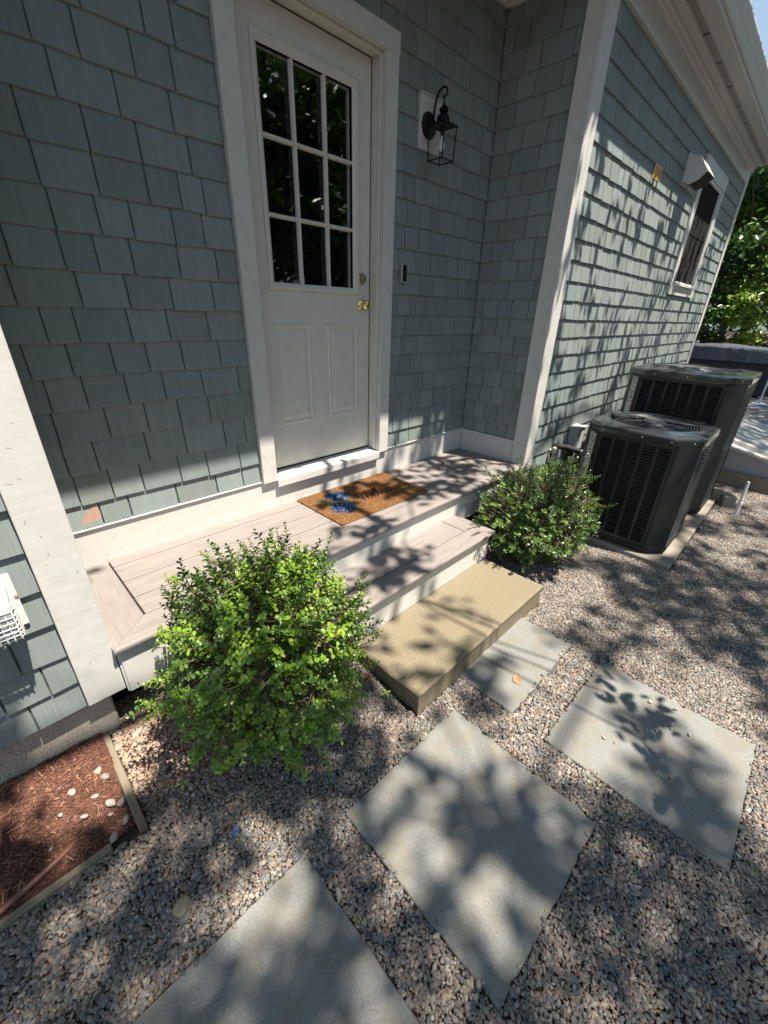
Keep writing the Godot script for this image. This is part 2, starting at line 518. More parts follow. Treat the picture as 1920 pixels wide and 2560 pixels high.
func build_house() -> void:
	make_shingles()
	var cam := Vector3(-2.9722, 1.5248, 1.999)
	var near := func(p: Vector3) -> float: return p.distance_to(cam)
	house = thing("house", "grey green cedar shingled house with white trim and recessed entry", "house")
	# entry wall A (faces +z), backing at z = -0.013
	var wa := sub("entry_wall", house)
	var b := MB.new()
	b.mm(-2.99, -1.86, 0.2, 3.3, -0.16, -0.013); b.mm(-0.99, 0.16, 0.2, 3.3, -0.16, -0.013)
	b.mm(-1.86, -0.99, 2.72, 3.3, -0.16, -0.013); b.mm(-1.86, -0.99, 0.2, 0.60, -0.16, -0.013)
	add("backing", b, mats.wall_backing, wa)
	shingle_wall(wa, Vector3(0, 0, -0.013), Vector3.RIGHT, Vector3.BACK, -2.863, 0.0, 4, 24, [[-1.924, -0.934, 0.0, 2.765]], near, 330)
	# the cut first course above the skirt board
	var rr := RandomNumberGenerator.new(); rr.seed = 5
	for sp in [[-2.863, [-2.696, -2.583, -2.375, -2.175, -2.03, -1.924]], [-0.934, [-0.80, -0.69, -0.53, -0.41, -0.27, -0.13, 0.0]]]:
		var x: float = sp[0]
		for e in sp[1]:
			var sh := add("shingle", shingle_mesh[rr.randi() % 4], mats["shingle_paint_%d" % (rr.randi() % 5)], wa)
			sh.transform = Transform3D(Basis.from_scale(Vector3(e - x - 0.004, 0.86, 1.0)), Vector3((x + e) * 0.5, 0.651, -0.013))
			x = e
	# flaked paint patch: bare wood showing on the lowest shingle by the left corner board
	var fl := MB.new()
	var pz := func(y: float) -> float: return -0.013 + lerpf(0.0142, 0.0032, (y - 0.651) / 0.122)
	var pts := []
	for q in [[-2.778, 0.655], [-2.702, 0.655], [-2.699, 0.70], [-2.703, 0.752], [-2.724, 0.757], [-2.728, 0.722], [-2.742, 0.735], [-2.752, 0.712], [-2.766, 0.700]]:
		pts.append(Vector2(q[0], q[1]))
	var ti := Geometry2D.triangulate_polygon(PackedVector2Array(pts))
	for k in range(0, ti.size(), 3):
		var tr := []
		for j in 3:
			var q: Vector2 = pts[ti[k + j]]
			tr.append(Vector3(q.x, q.y, pz.call(q.y) + 0.0012))
		fl.face(tr, Vector3.BACK)
	tag(add("bare_patch", fl, mats.bare_wood, wa), "flaked paint patch showing bare brown wood", "")
	# side wall B (faces -x) at x = 0.013
	var wb := sub("side_wall", house)
	b = MB.new(); b.mm(0.013, 0.16, 0.1, 3.3, -0.013, 0.598)
	add("backing", b, mats.wall_backing, wb)
	shingle_wall(wb, Vector3(0.013, 0, 0.0), Vector3(0, 0, 1), Vector3.LEFT, 0.0, 0.507, 4, 24, [], near, 300)
	var x2 := 0.0
	for e in [0.11, 0.235, 0.33, 0.42, 0.507]:
		var sh := add("shingle", shingle_mesh[rr.randi() % 4], mats["shingle_paint_%d" % (rr.randi() % 5)], wb)
		sh.transform = Transform3D(Basis(Vector3(0, 0, 1), Vector3.UP, Vector3.LEFT) * Basis.from_scale(Vector3(e - x2 - 0.004, 0.86, 1.0)), Vector3(0.013, 0.651, (x2 + e) * 0.5))
		x2 = e
	# front wall C (faces +z), backing z = 0.598
	var wc := sub("front_wall", house)
	b = MB.new()
	b.mm(0.16, 2.75, 0.05, 3.3, 0.45, 0.598); b.mm(3.65, 4.70, 0.05, 3.3, 0.45, 0.598)
	b.mm(2.75, 3.65, 0.05, 1.86, 0.45, 0.598); b.mm(2.75, 3.65, 2.88, 3.3, 0.45, 0.598)
	add("backing", b, mats.wall_backing, wc)
	shingle_wall(wc, Vector3(0, 0, 0.598), Vector3.RIGHT, Vector3.BACK, 0.118, 4.70, 0, 23, [[2.66, 3.74, 1.80, 2.97]], near, 300)
	# far gable side and back of the house, out of view
	var we := sub("rear_wall", house)
	b = MB.new()
	b.mm(4.55, 4.70, 0.05, 3.3, -3.0, 0.45); b.mm(-6.0, 4.70, 0.05, 3.3, -3.15, -3.0); b.mm(-6.0, -5.85, 0.05, 3.3, -3.0, 0.45)
	add("backing", b, mats.wall_backing, we)
	b = MB.new(); b.mm(-5.85, 4.55, 0.05, 0.6, -3.0, -0.16)
	add("floor", b, mats.room_dark, we)
	# left wing D (faces +z), backing z = 0.585, and its return (faces +x)
	var wd := sub("wing_wall", house)
	b = MB.new(); b.mm(-6.0, -2.876, 0.27, 3.3, 0.43, 0.585); b.mm(-3.02, -2.876, 0.27, 3.3, -0.16, 0.43)
	add("backing", b, mats.wall_backing, wd)
	shingle_wall(wd, Vector3(0, 0, 0.585), Vector3.RIGHT, Vector3.BACK, -6.0, -2.979, 0, 23, [], near, 60)
	shingle_wall(wd, Vector3(-2.876, 0, 0.0), Vector3(0, 0, -1), Vector3.RIGHT, -0.507, 0.0, 4, 24, [], near, 0)
	# foundation
	b = MB.new()
	b.mm(-6.0, -2.91, -0.1, 0.272, 0.41, 0.565, 0.006); b.mm(-2.91, 0.2, -0.1, 0.27, -0.2, -0.05); b.mm(0.03, 4.68, -0.1, 0.27, 0.41, 0.58)
	add("foundation", b, mats.foundation_cement, house)
	b = MB.new(); b.mm(-3.06, -2.91, -0.1, 0.272, -0.05, 0.41); b.mm(0.03, 0.15, -0.1, 0.27, -0.05, 0.41)
	add("foundation", b, mats.cement, house)
	# skirt boards
	b = MB.new(); b.mm(-2.863, 0.0, 0.34, 0.643, -0.013, 0.0, 0.002); add("skirt_board", b, mats.white_trim, house)
	b = MB.new(); b.mm(-0.0, 0.013, 0.34, 0.643, 0.0, 0.505, 0.002); add("skirt_board", b, mats.white_trim, house)
	b = MB.new(); b.mm(-2.863, -1.924, 0.644, 0.6495, -0.013, 0.009, 0.001); b.mm(-0.934, 0.0, 0.644, 0.6495, -0.013, 0.009, 0.001)
	add("drip_cap", b, mats.white_trim, house)
	# corner boards
	b = MB.new(); b.mm(-0.02, 0.118, 0.10, 3.262, 0.598, 0.624, 0.002); add("corner_board", b, mats.white_trim, house)
	b = MB.new(); b.mm(-0.0175, 0.013, 0.12, 3.262, 0.507, 0.598, 0.002); add("corner_board", b, mats.white_trim, house)
	b = MB.new(); b.mm(-2.979, -2.863, 0.272, 3.262, 0.585, 0.606, 0.002); add("corner_board", b, mats.white_trim, house)
	b = MB.new(); b.mm(-2.876, -2.8605, 0.272, 3.262, 0.49, 0.585, 0.002); add("corner_board", b, mats.white_trim, house)
	b = MB.new(); b.mm(4.70, 4.82, 0.10, 3.262, 0.45, 0.622, 0.002); add("corner_board", b, mats.white_trim, house)
	# eave: frieze, soffit, vent, fascia, gutter, roof
	b = MB.new(); b.mm(0.118, 4.70, 3.088, 3.262, 0.598, 0.628, 0.002); add("frieze_board", b, mats.white_trim, house)
	b = MB.new(); b.mm(-6.0, -2.979, 3.088, 3.262, 0.585, 0.61, 0.002)
	add("frieze_board", b, mats.white_trim, house)
	b = MB.new()
	b.extrude_x([Vector2(0.628, 3.262), Vector2(0.66, 3.262), Vector2(0.658, 3.248), Vector2(0.647, 3.240), Vector2(0.640, 3.222), Vector2(0.632, 3.215), Vector2(0.6285, 3.205)], 0.11, 4.80)
	add("crown_moulding", b, mats.white_trim, house)
	b = MB.new(); b.mm(-6.0, 4.82, 3.263, 3.283, -0.16, 0.715); b.mm(-6.0, 4.82, 3.263, 3.283, 0.770, 0.842)
	add("soffit", b, mats.soffit_white, house)
	b = MB.new()
	b.mm(-6.0, 4.82, 3.259, 3.281, 0.708, 0.718, 0.002); b.mm(-6.0, 4.82, 3.259, 3.281, 0.765, 0.775, 0.002); b.mm(-6, 4.82, 3.279, 3.283, 0.718, 0.765)
	add("vent_channel", b, mats.soffit_white, house)
	b = MB.new()
	var vx := -0.6
	var cnt := 0
	while vx < 4.78:
		cnt += 1
		if cnt % 22 != 0: b.mm(vx, vx + 0.007, 3.262, 3.268, 0.735, 0.762)
		if cnt % 22 != 0: b.mm(vx + 0.004, vx + 0.013, 3.262, 3.268, 0.719, 0.731)
		vx += 0.0215
	var vb := MB.new(); vb.mm(-6.0, 4.8, 3.268, 3.279, 0.7181, 0.7649); add("vent_void", vb, mats.dark_gap, house)
	add("vent_slats", b, mats.soffit_white, house)
	b = MB.new(); b.mm(-6.0, 4.82, 3.258, 3.42, 0.842, 0.860, 0.003); add("fascia_board", b, mats.white_trim, house)
	b = MB.new()
	b.extrude_x([Vector2(0.861, 3.286), Vector2(0.871, 3.287), Vector2(0.876, 3.294), Vector2(0.893, 3.340), Vector2(0.896, 3.344), Vector2(0.914, 3.392), Vector2(0.917, 3.402), Vector2(0.915, 3.410), Vector2(0.905, 3.412), Vector2(0.861, 3.408)], -6.1, 4.85)
	add("gutter", b, mats.white_trim, house)
	b = MB.new()
	b.face([Vector3(-6.1, 3.425, 0.87), Vector3(4.9, 3.425, 0.87), Vector3(4.9, 5.2, -2.6), Vector3(-6.1, 5.2, -2.6)], Vector3.UP)
	b.face([Vector3(-6.1, 3.40, 0.86), Vector3(4.9, 3.40, 0.86), Vector3(4.9, 5.17, -2.6), Vector3(-6.1, 5.17, -2.6)], Vector3.DOWN)
	b.face([Vector3(-6.1, 3.425, 0.87), Vector3(4.9, 3.425, 0.87), Vector3(4.9, 3.40, 0.86), Vector3(-6.1, 3.40, 0.86)], Vector3.BACK)
	b.face([Vector3(-6.1, 5.2, -2.6), Vector3(4.9, 5.2, -2.6), Vector3(4.9, 3.30, -3.4), Vector3(-6.1, 3.30, -3.4)], Vector3(0, 1, -1))
	b.mm(-6.0, 4.7, 3.284, 3.32, -3.15, 0.82)
	add("roof", b, mats.roofing, house)
	# entry ceiling
	b = MB.new(); b.mm(-2.876, 0.013, 3.20, 3.215, -0.013, 0.60); add("entry_ceiling", b, mats.soffit_white, house)
	b = MB.new(); b.mm(-2.8605, -0.0175, 3.10, 3.262, 0.60, 0.622, 0.002); add("entry_header", b, mats.white_trim, house)
	b = MB.new(); b.mm(-2.86, -0.0, 3.17, 3.1995, -0.012, 0.02, 0.004); b.mm(-0.02, 0.012, 3.17, 3.1995, 0.02, 0.505, 0.004); add("ceiling_trim", b, mats.soffit_white, house)
	build_door()
	build_window()

func build_door() -> void:
	# casing
	var b := MB.new(); b.mm(-1.922, -1.834, 0.638, 2.680, -0.012, 0.022, 0.002); add("door_casing", b, mats.white_trim, house)
	b = MB.new(); b.mm(-1.020, -0.936, 0.638, 2.680, -0.012, 0.022, 0.002); add("door_casing", b, mats.white_trim, house)
	b = MB.new(); b.mm(-1.926, -0.932, 2.6805, 2.763, -0.012, 0.024, 0.002); add("door_casing", b, mats.white_trim, house)
	# jambs with stops
	b = MB.new()
	b.mm(-1.018, -0.99, 0.655, 2.70, -0.155, -0.012); b.mm(-1.86, -1.836, 0.655, 2.70, -0.155, -0.012); b.mm(-1.836, -1.018, 2.679, 2.70, -0.155, -0.012)
	b.mm(-1.027, -1.0185, 0.655, 2.679, -0.034, -0.014, 0.002); b.mm(-1.8355, -1.827, 0.655, 2.679, -0.034, -0.014, 0.002); b.mm(-1.827, -1.027, 2.668, 2.6785, -0.034, -0.014, 0.002)
	add("door_jamb", b, mats.cream_door, house)
	b = MB.new(); b.mm(-1.0255, -1.019, 0.665, 2.677, -0.132, -0.092); b.mm(-1.834, -1.0255, 2.672, 2.6785, -0.132, -0.092)
	add("weather_strip", b, mats.dark_gap, house)
	# sill
	b = MB.new()
	b.extrude_x([Vector2(-0.155, 0.60), Vector2(0.026, 0.60), Vector2(0.026, 0.640), Vector2(0.022, 0.644), Vector2(-0.088, 0.652), Vector2(-0.09, 0.660), Vector2(-0.155, 0.662)], -1.834, -1.020)
	add("door_sill", b, mats.white_trim, house)
	b = MB.new(); b.mm(-1.832, -1.022, 0.6525, 0.668, -0.128, -0.089); add("door_sweep", b, mats.dark_gap, house)
	# leaf
	var d := sub("door", house)
	var z1 := -0.09; var z0 := -0.134
	var L := -1.832; var R := -1.027; var gx0 := -1.687; var gx1 := -1.158; var gy0 := 1.649; var gy1 := 2.526
	b = MB.new()
	b.mm(L, gx0, 0.669, 2.672, z0, z1); b.mm(gx1, R, 0.669, 2.672, z0, z1)
	b.mm(gx0, gx1, gy1, 2.672, z0, z1); b.mm(gx0, gx1, 0.669, gy0, z0, z1)
	add("leaf", b, mats.cream_door, d)
	# pressed panels
	for px in [[-1.711, -1.478], [-1.357, -1.123]]:
		b = MB.new()
		var rings := [[0.0, 0.0], [0.006, 0.0055], [0.014, 0.0055], [0.022, 0.001], [0.048, 0.0065]]
		for k in rings.size() - 1:
			var i0: float = rings[k][0]; var i1: float = rings[k + 1][0]
			var a := [Vector3(px[0] + i0, 0.917 + i0, z1 + rings[k][1]), Vector3(px[1] - i0, 0.917 + i0, z1 + rings[k][1]), Vector3(px[1] - i0, 1.457 - i0, z1 + rings[k][1]), Vector3(px[0] + i0, 1.457 - i0, z1 + rings[k][1])]
			var c := [Vector3(px[0] + i1, 0.917 + i1, z1 + rings[k + 1][1]), Vector3(px[1] - i1, 0.917 + i1, z1 + rings[k + 1][1]), Vector3(px[1] - i1, 1.457 - i1, z1 + rings[k + 1][1]), Vector3(px[0] + i1, 1.457 - i1, z1 + rings[k + 1][1])]
			for j in 4:
				var l := (j + 1) % 4
				b.face([a[j], a[l], c[l], c[j]], Vector3.BACK)
		var e := 0.048
		b.face([Vector3(px[0] + e, 0.917 + e, z1 + 0.0065), Vector3(px[1] - e, 0.917 + e, z1 + 0.0065), Vector3(px[1] - e, 1.457 - e, z1 + 0.0065), Vector3(px[0] + e, 1.457 - e, z1 + 0.0065)], Vector3.BACK)
		add("panel", b, mats.cream_door, d)
	# lite frame: bevelled ring
	b = MB.new()
	var fr := [[-1.716, 1.617, -1.1135, 2.567, 0.0], [-1.714, 1.619, -1.1155, 2.565, 0.011], [-1.706, 1.627, -1.1235, 2.557, 0.014], [-1.698, 1.637, -1.145, 2.547, 0.011], [gx0, gy0, gx1, gy1, 0.004], [gx0, gy0, gx1, gy1, -0.02]]
	for k in fr.size() - 1:
		var p = fr[k]; var q = fr[k + 1]
		var a := [Vector3(p[0], p[1], z1 + p[4]), Vector3(p[2], p[1], z1 + p[4]), Vector3(p[2], p[3], z1 + p[4]), Vector3(p[0], p[3], z1 + p[4])]
		var c := [Vector3(q[0], q[1], z1 + q[4]), Vector3(q[2], q[1], z1 + q[4]), Vector3(q[2], q[3], z1 + q[4]), Vector3(q[0], q[3], z1 + q[4])]
		for j in 4:
			var l := (j + 1) % 4
			var mid: Vector3 = (a[j] + a[l]) * 0.5
			var cen := Vector3(-1.42, 2.09, z1)
			b.face([a[j], a[l], c[l], c[j]], Vector3.BACK if k > 0 and k < 4 else ((mid - cen) if k == 0 else (cen - mid)))
	add("glazing_frame", b, mats.cream_door, d)
	# muntins
	var prof := [Vector2(-0.0095, -0.02), Vector2(-0.0095, -0.008), Vector2(-0.004, 0.003), Vector2(0.004, 0.003), Vector2(0.0095, -0.008), Vector2(0.0095, -0.02)]
	for mx in [-1.5095, -1.327]:
		b = MB.new()
		for i in prof.size() - 1:
			var p: Vector2 = prof[i]; var q: Vector2 = prof[i + 1]
			b.face([Vector3(mx + p.x, gy0, z1 + p.y), Vector3(mx + q.x, gy0, z1 + q.y), Vector3(mx + q.x, gy1, z1 + q.y), Vector3(mx + p.x, gy1, z1 + p.y)], Vector3(p.x + q.x, 0, 0.012))
		add("muntin", b, mats.cream_door, d)
	for my in [2.232, 1.935]:
		b = MB.new()
		for i in prof.size() - 1:
			var p: Vector2 = prof[i] * 0.97; var q: Vector2 = prof[i + 1] * 0.97
			b.face([Vector3(gx0, my + p.x, z1 + p.y), Vector3(gx0, my + q.x, z1 + q.y), Vector3(gx1, my + q.x, z1 + q.y), Vector3(gx1, my + p.x, z1 + p.y)], Vector3(0, p.x + q.x, 0.012))
		add("muntin", b, mats.cream_door, d)
	# panes
	var cx := [gx0, -1.5095, -1.327, gx1]; var cy := [gy0, 1.935, 2.232, gy1]
	var pr := RandomNumberGenerator.new(); pr.seed = 3
	for i in 3:
		for j in 3:
			b = MB.new()
			var t := pr.randf_range(-0.0008, 0.0008); var s := pr.randf_range(-0.0008, 0.0008)
			var x0: float = cx[i] + 0.001; var x1: float = cx[i + 1] - 0.001; var y0: float = cy[j] + 0.001; var y1: float = cy[j + 1] - 0.001
			for dz in [0.014, 0.017, 0.027, 0.030]:      # two sheets of glass with air between
				b.face([Vector3(x0, y0, z1 - dz + t), Vector3(x1, y0, z1 - dz - t), Vector3(x1, y1, z1 - dz - t + s), Vector3(x0, y1, z1 - dz + t + s)], Vector3.BACK)
			add("pane", b, mats.pane_glass, d)
	# knob and deadbolt
	var face_z := Basis(Vector3.RIGHT, Vector3.BACK, Vector3.DOWN)     # local y -> +z
	b = MB.new()
	b.lathe([[0.0, 0.064], [0.010, 0.063], [0.021, 0.057], [0.0265, 0.048], [0.0255, 0.038], [0.016, 0.030], [0.0105, 0.025], [0.012, 0.018], [0.026, 0.010], [0.0315, 0.006], [0.033, 0.0]], Vector3(-1.09, 1.564, z1), face_z, 28)
	add("knob", b, mats.brass, d)
	b = MB.new()
	b.lathe([[0.0, 0.024], [0.015, 0.024], [0.018, 0.021], [0.019, 0.010], [0.027, 0.007], [0.0305, 0.003], [0.031, 0.0]], Vector3(-1.087, 1.702, z1), face_z, 28)
	b.mm(-1.0885, -1.0855, 1.694, 1.710, z1 + 0.024, z1 + 0.0255)
	add("deadbolt", b, mats.aged_brass, d)

func build_window() -> void:
	var w := sub("window", house)
	var b := MB.new()
	b.mm(2.66, 2.775, 1.782, 2.83, 0.598, 0.624, 0.002); add("casing", b, mats.white_trim, w)
	b = MB.new(); b.mm(3.64, 3.745, 1.782, 2.83, 0.598, 0.624, 0.002); add("casing", b, mats.white_trim, w)
	b = MB.new(); b.mm(2.655, 3.75, 2.8305, 2.955, 0.598, 0.627, 0.002); add("casing", b, mats.white_trim, w)
	b = MB.new(); b.mm(2.775, 3.64, 1.782, 1.868, 0.598, 0.622, 0.002); add("casing", b, mats.white_trim, w)
	b = MB.new(); b.mm(2.765, 3.65, 1.869, 1.895, 0.56, 0.645, 0.003); add("sill", b, mats.white_trim, w)
	b = MB.new()
	b.mm(2.776, 2.80, 1.896, 2.829, 0.55, 0.618); b.mm(3.615, 3.639, 1.896, 2.829, 0.55, 0.618); b.mm(2.80, 3.615, 2.805, 2.829, 0.55, 0.618); b.mm(2.80, 3.615, 1.896, 1.912, 0.55, 0.618)
	add("frame", b, mats.plastic_white, w)
	b = MB.new(); b.mm(2.801, 3.614, 1.9125, 2.8045, 0.60, 0.602); add("insect_screen", b, mats.screen_mesh, w)
	b = MB.new(); b.mm(2.801, 3.614, 2.345, 2.375, 0.603, 0.606); add("screen_bar", b, mats.screen_mesh, w)

# ------------------------------------------------------------------ porch, step, slab, mat
func build_porch() -> void:
	var p := thing("porch_deck", "low taupe composite deck with white fascia in front of the door", "deck")
	var th := 0.025; var y0 := H - th
	var fx := -2.731; var rx := -0.146; var fz := 0.5006; var zf := 0.634; var xl := -2.866
	var strips := [[0.002, 0.0665], [0.0735, 0.2155], [0.2225, 0.3595], [0.3665, 0.4955]]
	for s in strips:
		var b := MB.new(); b.mm(fx + 0.007, rx - 0.004, y0, H, s[0], s[1], 0.0025)
		add("deck_board", b, mats.deck_along_x, p)
	var b2 := MB.new()
	b2.prism([Vector2(xl, 0.002), Vector2(fx, 0.002), Vector2(fx, fz), Vector2(xl, zf - 0.001)], y0, H)
	add("border_board", b2, mats.deck_along_z, p)
	b2 = MB.new()
	b2.prism([Vector2(rx, 0.002), Vector2(-0.022, 0.002), Vector2(-0.022, zf - 0.022), Vector2(rx, fz)], y0, H)
	add("border_board", b2, mats.deck_along_z, p)
	var nose := [Vector2(fz + 0.0025, y0), Vector2(fz + 0.0025, H), Vector2(zf - 0.010, H), Vector2(zf - 0.004, H - 0.002), Vector2(zf - 0.001, H - 0.006), Vector2(zf, H - 0.0125), Vector2(zf - 0.001, H - 0.019), Vector2(zf - 0.004, H - 0.023), Vector2(zf - 0.010, y0)]
	b2 = MB.new(); b2.extrude_x(nose, xl, -0.021, 0.1345, 0.124)
	add("border_board", b2, mats.deck_along_x, p)
	b2 = MB.new(); b2.mm(-2.853, -0.022, 0.25, y0 - 0.001, 0.590, 0.612, 0.002)
	add("fascia_board", b2, mats.white_trim, p)
	b2 = MB.new(); b2.mm(-2.8595, -2.8535, 0.255, y0 - 0.001, 0.588, 0.6075); add("fascia_end", b2, mats.white_trim, p)
	b2 = MB.new()
	for k in 7: b2.mm(-2.75 + k * 0.44, -2.71 + k * 0.44, 0.29, y0 - 0.002, 0.02, 0.585)
	add("joists", b2, mats.weathered_timber, p)
	for px in [-2.6, -1.3, -0.2]:
		b2 = MB.new(); b2.mm(px - 0.045, px + 0.045, -0.1, y0 - 0.003, 0.45, 0.54); add("post", b2, mats.weathered_timber, p)
	# step
	var s := thing("wood_step", "narrow taupe step with white riser below the deck edge", "step")
	var st := 0.3192; var sy := st - th; var sx0 := -2.030; var sx1 := -0.872; var szf := 0.918; var siz := 0.7898; var i0 := -1.912; var i1 := -1.0156
	b2 = MB.new(); b2.mm(i0 + 0.004, i1 - 0.004, sy, st, 0.614, siz - 0.004, 0.0025); add("tread_board", b2, mats.deck_along_x, s)
	b2 = MB.new(); b2.prism([Vector2(sx0, 0.614), Vector2(i0, 0.614), Vector2(i0, siz), Vector2(sx0, szf)], sy, st); add("tread_board", b2, mats.deck_along_z, s)
	b2 = MB.new(); b2.prism([Vector2(i1, 0.614), Vector2(sx1, 0.614), Vector2(sx1, szf), Vector2(i1, siz)], sy, st); add("tread_board", b2, mats.deck_along_z, s)
	var nz2 := []
	for q in nose: nz2.append(Vector2(szf - (zf - q.x) * (szf - siz - 0.0015) / (zf - fz - 0.0015), q.y - H + st))
	b2 = MB.new(); b2.extrude_x(nz2, sx0, sx1, 0.118, 0.1435); add("tread_board", b2, mats.deck_along_x, s)
	b2 = MB.new(); b2.mm(sx0 + 0.022, sx1 - 0.022, 0.1265, sy - 0.001, 0.872, 0.893, 0.002); add("riser_board", b2, mats.white_trim, s)
	for x in [sx0 + 0.022, sx1 - 0.042]:
		b2 = MB.new(); b2.mm(x, x + 0.02, 0.10, sy - 0.001, 0.615, 0.8715, 0.002); add("side_board", b2, mats.white_trim, s)
	# concrete slab, cast edges chipped
	var sl := MB.new()
	var nn := nz(77, 9.0, 3)
	var x0 := -2.012; var x1 := -0.912; var zz0 := 0.66; var zz1 := 1.287; var ty := 0.125
	var pt := func(q: Vector3) -> Vector3:
		var k := nn.get_noise_3dv(q * 1.0) * 0.004
		var low := 0.0
		if q.x < x0 + 0.02 and q.y < 0.06: low = nn.get_noise_2d(q.z * 1.2, 3.0) * 0.03
		return q + Vector3(k + low, k * 0.4, k)
	var NX := 44; var NZ := 26
	var prof := [[0.0, 0.0], [0.0, -0.004], [0.005, -0.010], [0.0015, -0.026], [-0.002, -0.03], [-0.002, -0.08], [0.0, -0.15]]
	for i in NX:
		for j in NZ:
			var q := []
			for c in [[i, j], [i + 1, j], [i + 1, j + 1], [i, j + 1]]:
				q.append(pt.call(Vector3(lerpf(x0 + 0.006, x1 - 0.006, float(c[0]) / NX), ty, lerpf(zz0, zz1 - 0.006, float(c[1]) / NZ))))
			sl.face([q[0], q[1], q[2]], Vector3.UP); sl.face([q[0], q[2], q[3]], Vector3.UP)
	var ring := []      # left side, front, right side, as a path
	for j in NZ + 1: ring.append([Vector3(x0, ty, lerpf(zz0, zz1, float(j) / NZ)), Vector3.LEFT])
	for i in range(1, NX): ring.append([Vector3(lerpf(x0, x1, float(i) / NX), ty, zz1), Vector3.BACK])
	for j in range(NZ, -1, -1): ring.append([Vector3(x1, ty, lerpf(zz0, zz1, float(j) / NZ)), Vector3.RIGHT])
	for i in ring.size() - 1:
		for k in prof.size() - 1:
			var q := []
			for c in [[i, k], [i + 1, k], [i + 1, k + 1], [i, k + 1]]:
				var r = ring[c[0]]; var o: Vector3 = r[1]
				if c[1] == 0:
					var w: Vector3 = r[0]
					w.x = clamp(w.x, x0 + 0.006, x1 - 0.006); w.z = min(w.z, zz1 - 0.006)
					q.append(pt.call(w))
				else:
					q.append(pt.call(r[0] + o * prof[c[1]][0] + Vector3(0, prof[c[1]][1], 0)))
			sl.face([q[0], q[1], q[2]], ring[i][1] + Vector3(0, 0.3, 0)); sl.face([q[0], q[2], q[3]], ring[i][1] + Vector3(0, 0.3, 0))
	tag(add("concrete_slab", sl, mats.sandy_concrete), "sandy yellow concrete slab at the foot of the wood step", "slab")
	build_mat()

const WELCOME := [      # pen strokes in letter units, baseline 0, x-height 0.5
	[[0, 0.92, 0.10, 0.98, 0.20, 0.9, 0.28, 0.02], [0.28, 0.02, 0.52, 0.8], [0.52, 0.8, 0.60, 0.02], [0.60, 0.02, 0.80, 0.65, 0.98, 1.0]],
	[[1.10, 0.25, 1.32, 0.30, 1.36, 0.42, 1.26, 0.5, 1.12, 0.42, 1.08, 0.2, 1.15, 0.03, 1.28, 0.0, 1.42, 0.12]],
	[[1.50, 0.1, 1.66, 0.6, 1.72, 0.92, 1.64, 1.0, 1.56, 0.8, 1.55, 0.2, 1.62, 0.0, 1.74, 0.1]],
	[[2.10, 0.40, 2.02, 0.5, 1.88, 0.42, 1.82, 0.2, 1.90, 0.02, 2.04, 0.0, 2.16, 0.12]],
	[[2.40, 0.5, 2.26, 0.4, 2.24, 0.15, 2.36, 0.0, 2.52, 0.08, 2.58, 0.32, 2.50, 0.48, 2.40, 0.5, 2.66, 0.44]],
	[[2.76, 0.46, 2.80, 0.0], [2.80, 0.3, 2.92, 0.48, 3.00, 0.42, 3.02, 0.0], [3.02, 0.3, 3.14, 0.48, 3.22, 0.42, 3.24, 0.06, 3.34, 0.04]],
	[[3.42, 0.25, 3.62, 0.30, 3.66, 0.42, 3.56, 0.5, 3.44, 0.42, 3.40, 0.2, 3.47, 0.03, 3.60, 0.0, 3.78, 0.14]]]

